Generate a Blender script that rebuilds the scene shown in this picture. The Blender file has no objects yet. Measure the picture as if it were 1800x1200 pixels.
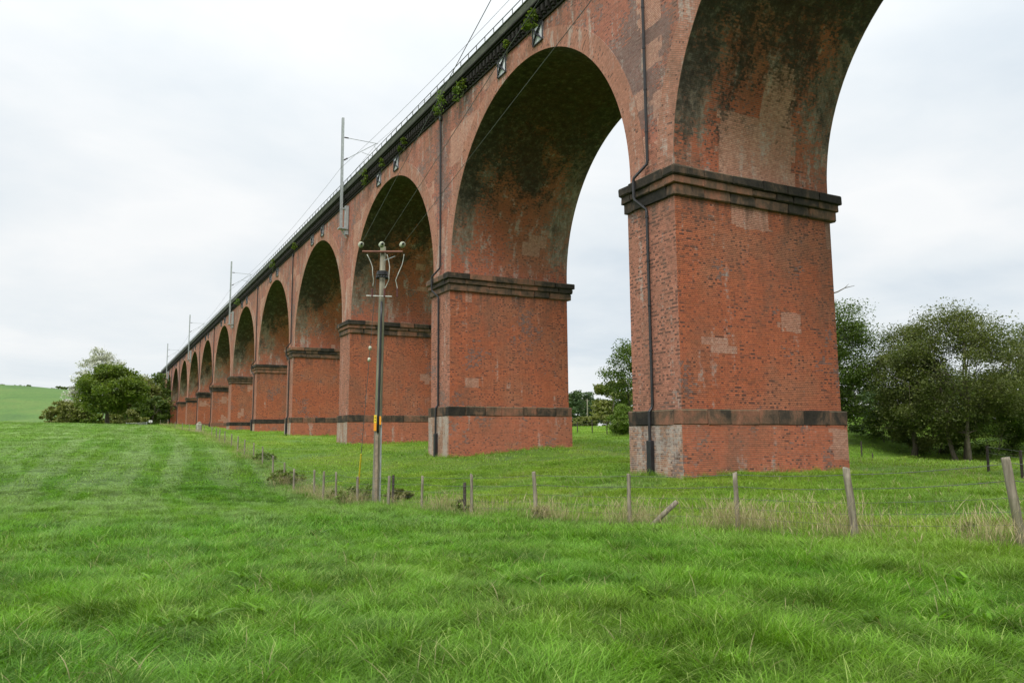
import bpy, math, random
import numpy as np
from mathutils import Vector, Matrix
S = bpy.context.scene
COL = S.collection
rng = np.random.default_rng(7)
random.seed(7)

# ------------------------------------------------------------------ camera
F, YAW, PITCH, ROLL = 1385.16, 0.4894, 0.1249, -0.0080
CAM = np.array([-19.4427, -23.0967, 0.0])          # eye level is z = 0
_f = np.array([math.sin(YAW)*math.cos(PITCH), math.cos(YAW)*math.cos(PITCH), math.sin(PITCH)])
_r = np.array([math.cos(YAW), -math.sin(YAW), 0.0]); _u = np.cross(_r, _f)
RT = _r*math.cos(ROLL)+_u*math.sin(ROLL); UP = _u*math.cos(ROLL)-_r*math.sin(ROLL); FW = _f
cam = bpy.data.cameras.new('camera'); co = bpy.data.objects.new('camera', cam); COL.objects.link(co)
cam.sensor_width = 36; cam.lens = F/1800*36; cam.clip_start = .1; cam.clip_end = 6000
co.matrix_world = Matrix(((RT[0], UP[0], -FW[0], CAM[0]), (RT[1], UP[1], -FW[1], CAM[1]), (RT[2], UP[2], -FW[2], CAM[2]), (0, 0, 0, 1)))
S.camera = co
def ray(x, y): return FW+RT*(x-900)/F-UP*(y-600)/F
def atD(x, y, D): return CAM+ray(x, y)*D            # measured positions in the photo turned into places
def atX(x, y, X): d = ray(x, y); return CAM+d*(X-CAM[0])/d[0]
def atZ(x, y, Z): d = ray(x, y); return CAM+d*(Z-CAM[2])/d[2]

# ------------------------------------------------------------------ light
S.view_settings.view_transform = 'Standard'; S.view_settings.look = 'None'
S.view_settings.exposure = 1.0; S.view_settings.gamma = 1.0
S.view_settings.use_curve_mapping = False
SUN_EL, SUN_AZ = math.radians(52), math.radians(222)      # azimuth from +Y clockwise
W = bpy.data.worlds.new('World'); S.world = W; W.use_nodes = True

class NT:
    """small node-tree writer"""
    def __init__(s, t): s.t = t; s.n = t.nodes; s.l = t.links
    def new(s, kind, **k):
        n = s.n.new(kind)
        for a, v in k.items(): setattr(n, a, v)
        return n
    def put(s, sock, v):
        if v is None: return
        if isinstance(v, bpy.types.NodeSocket): s.l.new(v, sock)
        else:
            if sock.type == 'RGBA' and len(v) == 3: v = (*v, 1)
            sock.default_value = v
    def m(s, op, a, b=None, c=None, clamp=False):
        n = s.new('ShaderNodeMath', operation=op, use_clamp=clamp)
        s.put(n.inputs[0], a); s.put(n.inputs[1], b)
        if c is not None: s.put(n.inputs[2], c)
        return n.outputs[0]
    def vm(s, op, a, b=None, sc=None):
        n = s.new('ShaderNodeVectorMath', operation=op); s.put(n.inputs[0], a)
        if b is not None: s.put(n.inputs[1], b)
        if sc is not None: s.put(n.inputs['Scale'], sc)
        return n.outputs[0]
    def sep(s, v): n = s.new('ShaderNodeSeparateXYZ'); s.put(n.inputs[0], v); return n.outputs
    def comb(s, x=0., y=0., z=0.):
        n = s.new('ShaderNodeCombineXYZ')
        for i, v in enumerate((x, y, z)): s.put(n.inputs[i], v)
        return n.outputs[0]
    def noise(s, v, scale, detail=4, rough=.55, dist=0.):
        n = s.new('ShaderNodeTexNoise'); s.put(n.inputs['Vector'], v); s.put(n.inputs['Scale'], scale)
        s.put(n.inputs['Detail'], detail); s.put(n.inputs['Roughness'], rough); s.put(n.inputs['Distortion'], dist)
        return n.outputs[0]
    def mapr(s, v, a, b, c=0., d=1., smooth=True):
        n = s.new('ShaderNodeMapRange', interpolation_type='SMOOTHSTEP' if smooth else 'LINEAR')
        for i, q in enumerate((v, a, b, c, d)): s.put(n.inputs[i], q)
        return n.outputs[0]
    def mix(s, f, a, b, mode='MIX'):
        n = s.new('ShaderNodeMix', data_type='RGBA', blend_type=mode); s.put(n.inputs[0], f)
        s.put(n.inputs[6], a); s.put(n.inputs[7], b); return n.outputs[2]
    def ramp(s, v, stops):
        n = s.new('ShaderNodeValToRGB'); s.put(n.inputs[0], v); e = n.color_ramp.elements
        while len(e) < len(stops): e.new(.5)
        for q, (p, c) in zip(e, stops): q.position = p; q.color = (*c, 1)
        return n.outputs[0]
    def white(s, v): n = s.new('ShaderNodeTexWhiteNoise', noise_dimensions='3D'); s.put(n.inputs[0], v); return n.outputs
    def bump(s, h, strength, dist=.02):
        n = s.new('ShaderNodeBump'); s.put(n.inputs['Height'], h); n.inputs['Strength'].default_value = strength
        n.inputs['Distance'].default_value = dist; return n.outputs[0]

t = NT(W.node_tree); t.n.clear()
out = t.new('ShaderNodeOutputWorld'); bg = t.new('ShaderNodeBackground')
sky = t.new('ShaderNodeTexSky', sky_type='NISHITA'); sky.sun_disc = False
sky.sun_elevation = SUN_EL; sky.sun_rotation = SUN_AZ
blue = t.vm('SCALE', sky.outputs[0], sc=.06)
d = t.new('ShaderNodeTexCoord').outputs['Generated']
x_, y_, z_ = t.sep(d)
zz = t.m('MAXIMUM', z_, 0.)
den = t.m('ADD', zz, .16)
cp = t.comb(t.m('DIVIDE', x_, den), t.m('DIVIDE', y_, den), 0.)
n1 = t.noise(cp, .55, 7, .52, .35)
n2 = t.noise(t.vm('ADD', cp, (7.3, 2.1, 0)), 1.4, 6, .55, .2)
cl = t.m('ADD', t.m('MULTIPLY', n1, .7), t.m('MULTIPLY', n2, .3))
cloud = t.ramp(cl, [(.38, (.345, .38, .41)), (.47, (.405, .428, .443)), (.58, (.47, .475, .475)), (.7, (.445, .455, .46))])
# an overcast sky grows brighter towards the zenith
lum = t.m('ADD', 1.03, t.m('MULTIPLY', t.m('POWER', zz, 3.), 1.7))
cloud = t.vm('SCALE', cloud, sc=lum)
skyc = t.mix(.94, blue, cloud)
t.put(bg.inputs[0], skyc); bg.inputs[1].default_value = 1.0
t.l.new(bg.outputs[0], out.inputs[0])
sl = bpy.data.lights.new('sun', 'SUN'); sl.energy = 1.4; sl.angle = math.radians(22); sl.color = (1, .97, .92)
so = bpy.data.objects.new('sun', sl); COL.objects.link(so)
sd = Vector((math.sin(SUN_AZ)*math.cos(SUN_EL), math.cos(SUN_AZ)*math.cos(SUN_EL), math.sin(SUN_EL)))
so.rotation_euler = sd.to_track_quat('Z', 'Y').to_euler(); so.location = (-40, -40, 60)

# ------------------------------------------------------------------ helpers
class MB:
    """collects vertices / faces / uvs for one mesh"""
    def __init__(s): s.v = []; s.f = []; s.uv = []; s.uv2 = []
    def face(s, pts, uv=None, uv2=None):
        i = len(s.v); s.v += [tuple(p) for p in pts]; s.f.append(tuple(range(i, i+len(pts))))
        s.uv += [tuple(u) for u in (uv or [(0, 0)]*len(pts))]; s.uv2 += [tuple(u) for u in (uv2 or [(0, 0)]*len(pts))]
    def wall(s, p, q, z0, z1, nz=1):
        """vertical (or battered) wall from p to q given as (x,y) at bottom / top; uv in metres"""
        pass
    def box(s, a, b, bev=0., jit=None):
        (x0, y0, z0), (x1, y1, z1) = a, b; c = bev
        if c <= 0:
            P = [(x0, y0, z0), (x1, y0, z0), (x1, y1, z0), (x0, y1, z0), (x0, y0, z1), (x1, y0, z1), (x1, y1, z1), (x0, y1, z1)]
            for f in ((0, 3, 2, 1), (4, 5, 6, 7), (0, 1, 5, 4), (1, 2, 6, 5), (2, 3, 7, 6), (3, 0, 4, 7)):
                q = [P[i] for i in f]; s.face(q, [boxuv(v, q) for v in q])
            return
        i = len(s.v); P = []
        # chamfered box: three corner points per corner
        for sx in (0, 1):
            for sy in (0, 1):
                for sz in (0, 1):
                    X = (x0, x1)[sx]; Y = (y0, y1)[sy]; Z = (z0, z1)[sz]
                    dx = c if sx == 0 else -c; dy = c if sy == 0 else -c; dz = c if sz == 0 else -c
                    P.append([(X, Y+dy, Z+dz), (X+dx, Y, Z+dz), (X+dx, Y+dy, Z)])
        def g(sx, sy, sz, k): return P[sx*4+sy*2+sz][k]
        fs = []
        for sx in (0, 1):
            q = [g(sx, 0, 0, 0), g(sx, 1, 0, 0), g(sx, 1, 1, 0), g(sx, 0, 1, 0)]; fs.append(q if sx else q[::-1])
        for sy in (0, 1):
            q = [g(0, sy, 0, 1), g(1, sy, 0, 1), g(1, sy, 1, 1), g(0, sy, 1, 1)]; fs.append(q[::-1] if sy else q)
        for sz in (0, 1):
            q = [g(0, 0, sz, 2), g(1, 0, sz, 2), g(1, 1, sz, 2), g(0, 1, sz, 2)]; fs.append(q if sz else q[::-1])
        cen = np.array([(x0+x1)/2, (y0+y1)/2, (z0+z1)/2])
        for a1 in (0, 1):
            for a2 in (0, 1):
                fs.append([g(a1, a2, 0, 0), g(a1, a2, 1, 0), g(a1, a2, 1, 1), g(a1, a2, 0, 1)])
                fs.append([g(a1, 0, a2, 0), g(a1, 1, a2, 0), g(a1, 1, a2, 2), g(a1, 0, a2, 2)])
                fs.append([g(0, a1, a2, 1), g(1, a1, a2, 1), g(1, a1, a2, 2), g(0, a1, a2, 2)])
                for a3 in (0, 1): fs.append([g(a1, a2, a3, 0), g(a1, a2, a3, 1), g(a1, a2, a3, 2)])
        for q in fs:
            Q = np.array(q); n = np.cross(Q[1]-Q[0], Q[2]-Q[0])
            if n @ (Q.mean(0)-cen) < 0: q = q[::-1]
            if jit is not None:
                q = [tuple(v[i_]+jit*(math.sin(v[0]*91.7+v[1]*57.3+v[2]*73.1+i_*2.1)) for i_ in range(3)) for v in q]
            s.face(q, [boxuv(v, q) for v in q])
    def tube(s, pts, rad, n=8, caps=True):
        pts = [np.array(p, float) for p in pts]
        if not hasattr(rad, '__len__'): rad = [rad]*len(pts)
        rings = []; prev = None
        for i, p in enumerate(pts):
            a = pts[min(i+1, len(pts)-1)]-pts[max(i-1, 0)]; a /= (np.linalg.norm(a)+1e-12)
            if prev is None:
                ref = np.array([0, 0, 1.]) if abs(a[2]) < .9 else np.array([1., 0, 0])
            else: ref = prev
            u = ref-a*(ref@a); u /= (np.linalg.norm(u)+1e-12); prev = u; w = np.cross(a, u)
            rings.append([p+rad[i]*(u*math.cos(2*math.pi*k/n)+w*math.sin(2*math.pi*k/n)) for k in range(n)])
        b = len(s.v); L = 0.
        for r in rings: s.v += [tuple(q) for q in r]
        for i in range(len(rings)-1):
            L2 = L+np.linalg.norm(pts[i+1]-pts[i])
            for k in range(n):
                k2 = (k+1) % n
                s.f.append((b+i*n+k, b+i*n+k2, b+(i+1)*n+k2, b+(i+1)*n+k))
                s.uv += [(k/n, L), ((k+1)/n, L), ((k+1)/n, L2), (k/n, L2)]; s.uv2 += [(0, 0)]*4
            L = L2
        if caps:
            s.f.append(tuple(b+k for k in range(n))[::-1]); s.f.append(tuple(b+(len(rings)-1)*n+k for k in range(n)))
            s.uv += [(0, 0)]*2*n; s.uv2 += [(0, 0)]*2*n
    def lathe(s, prof, c, axis=(0, 0, 1), n=14):
        a = np.array(axis, float); a /= np.linalg.norm(a)
        s.tube([np.array(c)+a*h for r, h in prof], [max(r, .0005) for r, h in prof], n)
    def build(s, name, mat, parent=None, smooth=False):
        me = bpy.data.meshes.new(name); me.from_pydata(s.v, [], s.f)
        l = me.uv_layers.new(name='UVMap'); l.data.foreach_set('uv', np.array(s.uv, np.float32).ravel())
        if any(u != (0, 0) for u in s.uv2):
            l2 = me.uv_layers.new(name='zone'); l2.data.foreach_set('uv', np.array(s.uv2, np.float32).ravel())
        if smooth: me.polygons.foreach_set('use_smooth', [True]*len(me.polygons))
        me.materials.append(mat); me.update()
        return link(name, me, parent)
def boxuv(v, q):
    Q = np.array(q[:3]); n = np.abs(np.cross(Q[1]-Q[0], Q[2]-Q[0]))
    k = int(np.argmax(n)); return {0: (v[1], v[2]), 1: (v[0], v[2]), 2: (v[0], v[1])}[k]
def link(name, data, parent=None):
    o = bpy.data.objects.new(name, data); COL.objects.link(o)
    if parent is not None: o.parent = parent
    return o
def tag(o, label=None, cat=None, group=None, kind=None):
    if label: o['label'] = label
    if cat: o['category'] = cat
    if group: o['group'] = group
    if kind: o['kind'] = kind
    return o
def empty(name, loc, label, cat, group=None):
    o = bpy.data.objects.new(name, None); COL.objects.link(o); o.location = loc; o.empty_display_size = .3
    return tag(o, label, cat, group)
def place(o, root):
    """parent o (built in world coordinates) under root without moving it"""
    o.parent = root; o.matrix_parent_inverse = Matrix.Translation(-Vector(root.location)); return o
def principled(name):
    m = bpy.data.materials.new(name); m.use_nodes = True; t = NT(m.node_tree)
    return m, t, t.n['Principled BSDF']
def simple(name, col, rough=.7, var=.25, scale=6., metal=0., bump=.0):
    m, t, b = principled(name); p = t.new('ShaderNodeTexCoord').outputs['Object']
    n = t.noise(p, scale, 5)
    c = t.mix(t.mapr(n, .3, .7), tuple(v*(1-var) for v in col), tuple(min(1, v*(1+var)) for v in col))
    t.put(b.inputs['Base Color'], c); b.inputs['Roughness'].default_value = rough; b.inputs['Metallic'].default_value = metal
    if bump: t.put(b.inputs['Normal'], t.bump(n, bump, .02))
    return m

# ------------------------------------------------------------------ brick and stone
BW, BH = .232, .0762
def brick(name, red=(.36, .085, .04), alt=(.27, .055, .03), headers=.2, blue=.0, pink=0., white=0., patches=(), axes=(0, 2),
          mortar=(.2, .15, .12), soffit=False, brown=.5, blues=(), jstr=.8, drips=()):
    m, t, b = principled(name)
    uvn = t.new('ShaderNodeUVMap', uv_map='UVMap').outputs[0]
    pos = t.new('ShaderNodeNewGeometry').outputs['Position']
    u, v, _ = t.sep(uvn)
    row = t.m('FLOOR', t.m('DIVIDE', v, BH)); odd = t.m('MODULO', t.m('ABSOLUTE', row), 2.)
    # English bond: stretcher rows and header rows
    uw = t.m('DIVIDE', u, t.m('ADD', BW/2, t.m('MULTIPLY', odd, BW/2)))
    uo = t.m('ADD', uw, t.m('MULTIPLY', odd, .25)); colm = t.m('FLOOR', uo)
    cell = t.comb(colm, row, 3.)
    rn = t.white(cell); r1 = rn[0]; r2, r3, _ = t.sep(rn[1])
    fx = t.m('FRACT', uo); fy = t.m('FRACT', t.m('DIVIDE', v, BH))
    jx = t.m('MINIMUM', fx, t.m('SUBTRACT', 1., fx)); jy = t.m('MINIMUM', fy, t.m('SUBTRACT', 1., fy))
    joint = t.m('MAXIMUM', t.m('MULTIPLY', t.mapr(jx, .025, .05, 1., 0.), .7), t.mapr(jy, .07, .14, 1., 0.))
    big = t.noise(pos, .33, 6, .6); mid = t.noise(t.vm('ADD', pos, (13., 5, 9)), 1.1, 5, .6); fine = t.noise(pos, 9., 4, .6)
    streak = t.noise(t.comb(t.m('MULTIPLY', u, 2.2), t.m('MULTIPLY', row, .9), 0.), 1., 2, .6)
    tone = t.m('ADD', t.m('MULTIPLY', r1, .45), t.m('MULTIPLY', mid, .6))
    c = t.mix(t.mapr(tone, .25, .85), red, alt)
    c = t.mix(t.m('MULTIPLY', t.mapr(big, .42, .64), brown), c, (.31, .16, .10))
    rw = t.white(t.comb(row, t.m('FLOOR', t.m('MULTIPLY', streak, 7.)), 1.))[0]
    c = t.mix(t.m('MULTIPLY', t.m('MULTIPLY', t.mapr(streak, .42, .62), rw), .45), c, (.15, .085, .06))
    c = t.vm('SCALE', c, sc=t.mapr(t.m('ADD', t.m('MULTIPLY', mid, .5), t.m('MULTIPLY', big, .5)), .35, .65, .78, 1.2, False))
    # burnt headers and scattered dark bricks
    hthr = t.m('SUBTRACT', 1., t.m('MULTIPLY', headers, t.mapr(mid, .3, .65, .3, 1.6)))
    hm = t.m('MULTIPLY', t.m('GREATER_THAN', r2, hthr), t.m('SUBTRACT', 1., t.m('MULTIPLY', odd, .75)))
    c = t.mix(t.m('MULTIPLY', hm, t.mapr(mid, .35, .6, .35, .8)), c, t.mix(r3, (.05, .034, .034), (.11, .06, .05)))
    if blue or blues:
        nb = t.m('ADD', t.noise(t.vm('ADD', pos, (31., 3, 77)), .42, 5, .62), t.m('MULTIPLY', t.m('SUBTRACT', r3, .5), .16))
        fb = t.mapr(nb, .66-.22*blue, .70-.22*blue) if blue else 0.
        for q_ in blues: fb = t.m('MAXIMUM', fb, region(t, pos, axes, *q_, r=r1, wob=.35))
        c = t.mix(t.m('MULTIPLY', fb, .72), c, t.mix(r1, (.10, .082, .085), (.21, .165, .155)))
    # repairs in new pale bricks, stepped along the courses
    if pink or patches:
        sn = t.comb(t.m('MULTIPLY', t.m('FLOOR', t.m('DIVIDE', u, .46)), .46), t.m('MULTIPLY', t.m('FLOOR', t.m('DIVIDE', v, .305)), .305), t.m('MULTIPLY', t.m('FLOOR', t.m('DIVIDE', t.sep(pos)[1], 22.)), 7.3))
        mp = t.m('GREATER_THAN', t.noise(t.vm('ADD', sn, (3.3, 8.1, 0)), .27, 2, .4), .72-.2*pink) if pink else 0.
        for q_ in patches: mp = t.m('MAXIMUM', mp, region(t, pos, axes, *q_, r=None, wob=.12))
        pc = t.mix(r1, (.50, .27, .20), (.42, .21, .15)); pc = t.mix(t.mapr(fine, .3, .7, 0., .35), pc, (.54, .33, .25))
        c = t.mix(t.m('MULTIPLY', mp, t.mapr(t.m('ADD', mid, t.m('MULTIPLY', r2, .15)), .38, .66, 1., .72)), c, pc)
    # dirt and damp washed down below the stone courses, and soot in broad drifts
    zz_ = t.sep(pos)[2]; dr = t.noise(t.vm('MULTIPLY', pos, (2.6, 2.6, .25)), 1., 5, .65)
    for ztop_, ln_ in drips: c = t.mix(t.m('MULTIPLY', t.m('MULTIPLY', t.mapr(zz_, ztop_-ln_, ztop_, 0., 1., False), t.mapr(dr, .42, .62)), .75), c, (.075, .06, .05))
    sd = t.noise(t.vm('MULTIPLY', t.vm('ADD', pos, (51., 17, 3)), (1, 1, .6)), .22, 7, .68, .4)
    c = t.mix(t.m('MULTIPLY', t.mapr(sd, .48, .68), .55), c, (.17, .105, .075))
    mort = t.mix(t.mapr(big, .4, .6), mortar, tuple(q*.45 for q in mortar))
    c = t.mix(t.m('MULTIPLY', joint, jstr), c, mort)
    if white:
        st = t.noise(t.vm('MULTIPLY', pos, (1.7, 1.7, .33)), 1., 6, .65)
        fw = t.mapr(t.m('ADD', st, t.m('MULTIPLY', r3, .1)), .68-.2*white, .84-.2*white)
        c = t.mix(t.m('MULTIPLY', fw, .62), c, (.42, .38, .34))
    if soffit:
        a, bb, _ = t.sep(t.new('ShaderNodeUVMap', uv_map='zone').outputs[0])     # a across the arch 0..1, bb 0 crown .. 1 springing
        edge = t.m('MULTIPLY', t.m('ABSOLUTE', t.m('SUBTRACT', a, .5)), 2.)
        k1 = t.noise(t.vm('MULTIPLY', pos, (.75, .5, .5)), .55, 9, .72, .5)
        k2 = t.noise(t.vm('MULTIPLY', t.vm('ADD', pos, (9, 9, 9)), (1., .55, .3)), 1., 9, .72, .4)
        gr = t.noise(t.vm('MULTIPLY', pos, (1., .8, .6)), 7., 4, .8)
        jit = t.m('ADD', t.m('MULTIPLY', t.m('SUBTRACT', r1, .5), .16), t.m('MULTIPLY', t.m('SUBTRACT', gr, .5), .5))
        # lime and lichen run down the two edges of the barrel
        lime = t.m('ADD', t.m('ADD', t.m('MULTIPLY', t.mapr(edge, .3, .9), .34), k2), jit)
        lime = t.m('SUBTRACT', lime, t.mapr(bb, .84, 1.02, 0., .30))
        lc = t.ramp(t.m('ADD', t.noise(t.vm('MULTIPLY', pos, (1.6, 1., .6)), 1.3, 9, .8), t.m('MULTIPLY', jit, .5)), [(.34, (.05, .046, .032)), (.48, (.135, .128, .098)), (.64, (.30, .28, .23))])
        c = t.mix(t.m('MULTIPLY', t.mapr(lime, .58, .84), .8), c, lc)
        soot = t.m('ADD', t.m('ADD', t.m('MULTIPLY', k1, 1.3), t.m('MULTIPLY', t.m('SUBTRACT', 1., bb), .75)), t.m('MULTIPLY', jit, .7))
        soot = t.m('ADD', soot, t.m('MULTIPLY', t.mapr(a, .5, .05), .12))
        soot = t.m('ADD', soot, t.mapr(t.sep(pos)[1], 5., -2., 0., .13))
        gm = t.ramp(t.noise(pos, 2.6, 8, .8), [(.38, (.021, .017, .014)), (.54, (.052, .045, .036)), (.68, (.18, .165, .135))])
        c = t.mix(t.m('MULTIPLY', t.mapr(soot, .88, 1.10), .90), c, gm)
        wspot = t.mapr(t.noise(pos, 5., 6, .8), .70, .78)
        c = t.mix(t.m('MULTIPLY', wspot, .5), c, (.45, .43, .36))
    c = t.mix(.5, c, t.vm('SCALE', c, sc=t.mapr(fine, .25, .75, .6, 1.45, False)))
    t.put(b.inputs['Base Color'], c); b.inputs['Roughness'].default_value = .9
    b.inputs['Specular IOR Level'].default_value = .2
    h = t.m('SUBTRACT', t.m('ADD', t.m('MULTIPLY', r1, .3), t.m('MULTIPLY', fine, .5)), joint)
    t.put(b.inputs['Normal'], t.bump(h, .6, .02))
    return m
def region(t, pos, axes, a0, a1, b0, b1, ymax=None, r=None, wob=.1):
    """stepped patch in world metres, its outline broken along brick courses"""
    s = t.sep(pos); A, B = s[axes[0]], s[axes[1]]
    rowi = t.m('FLOOR', t.m('DIVIDE', B, .229))
    k = t.white(t.comb(rowi, 5.5, round(a0*3.3, 2)))[0]
    sh = t.m('MULTIPLY', t.m('SUBTRACT', k, .5), 2*wob)
    q = t.m('ADD', t.m('MULTIPLY', t.m('FLOOR', t.m('DIVIDE', A, .23)), .23), sh)
    nz = t.noise(pos, 1.3, 3, .6); q = t.m('ADD', q, t.m('MULTIPLY', t.m('SUBTRACT', nz, .5), wob*4))
    dx = t.m('SUBTRACT', t.m('ABSOLUTE', t.m('SUBTRACT', q, (a0+a1)/2)), abs(a1-a0)/2)
    dy = t.m('SUBTRACT', t.m('ABSOLUTE', t.m('SUBTRACT', t.m('ADD', B, t.m('MULTIPLY', t.m('SUBTRACT', nz, .5), wob*3)), (b0+b1)/2)), abs(b1-b0)/2)
    d = t.m('MAXIMUM', dx, dy)
    if r is not None: d = t.m('ADD', d, t.m('MULTIPLY', t.m('SUBTRACT', r, .5), 1.1))
    f = t.m('LESS_THAN', d, 0.)
    if ymax is not None: f = t.m('MULTIPLY', f, t.m('LESS_THAN', s[1], ymax))
    return f

SPAN_PATCH = [(60.5, 63.5, 17.5, 19.3), (23.4, 26.5, 12.2, 14.0), (44.2, 46.2, 12.0, 14.6), (106, 109, 16.5, 18.6), (1.9, 3.1, 11.2, 12.6), (-3.5, -1.2, 17.5, 19.5), (14, 17.5, 20.9, 21.7), (.8, 2.3, 17.2, 19.2), (.95, 2.1, 15.4, 16.5), (1.9, 3.0, 13.8, 14.7), (.4, 1.3, 10.7, 12.3), (.5, 1.6, 13.1, 14.2), (18.2, 22.4, 18.7, 20.1),
              (20.4, 22.6, 17.7, 18.7), (40.3, 43.9, 16.2, 19.2), (84, 88, 17.2, 19.6), (64.6, 66.4, 17, 18.8)]
M_SPAN = brick('spandrel_brick', red=(.46, .165, .11), alt=(.36, .125, .09), headers=.14, blue=.5, pink=.5, white=.42, patches=SPAN_PATCH, axes=(1, 2), drips=((21.85, 2.2),), mortar=(.26, .18, .14),
               blues=[(1., 5.8, 13.2, 17.6), (23.1, 24.6, 15.5, 21)])
M_RING = brick('arch_ring_brick', red=(.45, .20, .14), alt=(.38, .155, .10), headers=.08, white=.5, mortar=(.3, .22, .17), brown=.3)
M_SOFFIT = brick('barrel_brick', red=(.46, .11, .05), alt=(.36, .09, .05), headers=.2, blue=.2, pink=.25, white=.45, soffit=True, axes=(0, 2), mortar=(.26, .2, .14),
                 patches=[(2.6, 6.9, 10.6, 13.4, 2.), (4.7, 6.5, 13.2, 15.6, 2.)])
M_PIER = brick('pier_brick', red=(.52, .145, .066), alt=(.42, .112, .057), headers=.17, blue=.12, pink=.2, white=.12, axes=(0, 2), brown=.5, mortar=(.12, .075, .05), jstr=.95, drips=((9.55, 1.3),),
               patches=[(3.2, 5.3, 8.6, 9.6, 5.), (5.6, 6.8, 4.4, 5.2, 5.)])
M_PIERSIDE = brick('pier_side_brick', red=(.47, .19, .13), alt=(.39, .15, .10), headers=.36, blue=.15, white=.28, axes=(1, 2), brown=.35, mortar=(.24, .17, .12), drips=((9.55, 1.6),))
M_PLINTH = brick('plinth_brick', red=(.50, .138, .068), alt=(.41, .11, .06), headers=.10, blue=.16, white=.25, axes=(0, 2), brown=.4, mortar=(.30, .2, .14),
                 patches=[(8.1, 9.3, -.9, .4, 5.)])
M_PLINTHSIDE = brick('plinth_side_brick', red=(.38, .22, .15), alt=(.33, .17, .11), headers=.1, blue=.15, white=1.0, axes=(1, 2), brown=.2, mortar=(.42, .36, .29), blues=[(.4, 2.8, -.6, .2)])

def stone(name, dark=.5):
    m, t, b = principled(name)
    pos = t.new('ShaderNodeNewGeometry').outputs['Position']; rnd = t.new('ShaderNodeObjectInfo').outputs['Random']
    n = t.noise(pos, 1.1, 7, .65, .4); f = t.noise(pos, 14., 5, .7); st = t.noise(t.vm('MULTIPLY', pos, (5, 5, .8)), 1., 5, .6)
    v = t.m('ADD', t.m('MULTIPLY', n, .7), t.m('ADD', t.m('MULTIPLY', rnd, .27), .07)); v = t.m('ADD', v, t.m('MULTIPLY', st, .22))
    v = t.m('SUBTRACT', v, (dark-.5)*.5)
    c = t.ramp(v, [(.42, (.020, .018, .015)), (.55, (.045, .036, .027)), (.66, (.13, .08, .052)), (.76, (.24, .105, .065)), (.84, (.24, .15, .10)), (.95, (.30, .22, .14))])
    c = t.mix(.6, c, t.vm('SCALE', c, sc=t.mapr(f, .25, .75, .55, 1.5, False)))
    nrm = t.sep(t.new('ShaderNodeNewGeometry').outputs['Normal'])[2]
    c = t.mix(t.m('MULTIPLY', t.mapr(nrm, .3, .8), .6), c, (.13, .12, .07))
    t.put(b.inputs['Base Color'], c); b.inputs['Roughness'].default_value = .88; b.inputs['Specular IOR Level'].default_value = .25
    t.put(b.inputs['Normal'], t.bump(t.m('ADD', f, n), .5, .03)); return m
M_STONE = stone('weathered_sandstone', .62); M_PSTONE = stone('plinth_sandstone', .64); M_SOOTSTONE = stone('sooty_stone', 1.5)
m, t, b = principled('parapet_stone'); pos = t.new('ShaderNodeNewGeometry').outputs['Position']
n = t.noise(t.vm('MULTIPLY', pos, (1, .8, 2.5)), 1.2, 6, .7); f = t.noise(pos, 11., 4, .7)
c = t.ramp(n, [(.3, (.028, .03, .022)), (.5, (.055, .062, .042)), (.7, (.10, .105, .07))]); c = t.mix(.5, c, t.vm('SCALE', c, sc=t.mapr(f, .3, .7, .6, 1.4)))
t.put(b.inputs['Base Color'], c); b.inputs['Roughness'].default_value = .9; t.put(b.inputs['Normal'], t.bump(f, .4, .02)); M_PARAPET = m
M_CAST = simple('black_cast_iron', (.014, .014, .017), .45, .3, 5); M_PIPE = simple('drainpipe_paint', (.016, .015, .017), .5, .3, 3)
M_GALV = simple('galvanised_steel', (.34, .36, .36), .55, .15, 4, .3); M_WIRE = simple('wire_metal', (.10, .10, .10), .6, .2, 3)
M_WHITE = simple('grey_white_plate', (.68, .69, .71), .6, .2, 5); M_RAIL = simple('handrail_steel', (.10, .11, .10), .6, .2, 5)
M_BRICKPLAIN = simple('plain_masonry', (.1, .09, .08), .9, .3, 1.)

# ------------------------------------------------------------------ the viaduct
L, N0, N1 = 22.0, -1, 12
X0, X1 = .42, 9.11                   # spandrel faces
T0, T1 = .42, 3.26                   # arch leg faces (offset in each pier)
ZC = 10.65; RAD = 9.58; ZS = 10.94; ZB = 21.80
RW = 1.02                            # ring width
GZ = {-1: -1.5, 0: -1.42, 1: -.9, 2: -.13, 3: .75, 4: 1.5, 5: 1.9, 6: 2.2, 7: 2.5, 8: 2.8, 9: 3.0, 10: 3.1, 11: 3.2, 12: 3.4}
PT = {-1: 1.0, 0: 1.14, 1: 2.16, 2: 2.31, 3: 2.75, 4: 3.15, 5: 3.3, 6: 3.7, 7: 4.0, 8: 4.3, 9: 4.6, 10: 4.9, 11: 5.2, 12: 5.4}
VIA = empty('railway_viaduct', (4.8, 0, -1.5), 'long red brick railway viaduct of tall round arches crossing the green field', 'viaduct')
def V(mb, name, mat, parent=None, smooth=False):
    o = mb.build(name, mat, None, smooth)
    if parent is None: place(o, VIA)
    else: o.parent = parent; o.matrix_parent_inverse = parent.matrix_world.inverted() if False else Matrix.Translation(-Vector((0, 0, 0)))
    return o
def sub(o, parent):
    """child of a part (parts sit at their thing's origin in world coordinates)"""
    o.parent = parent; return o
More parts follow.
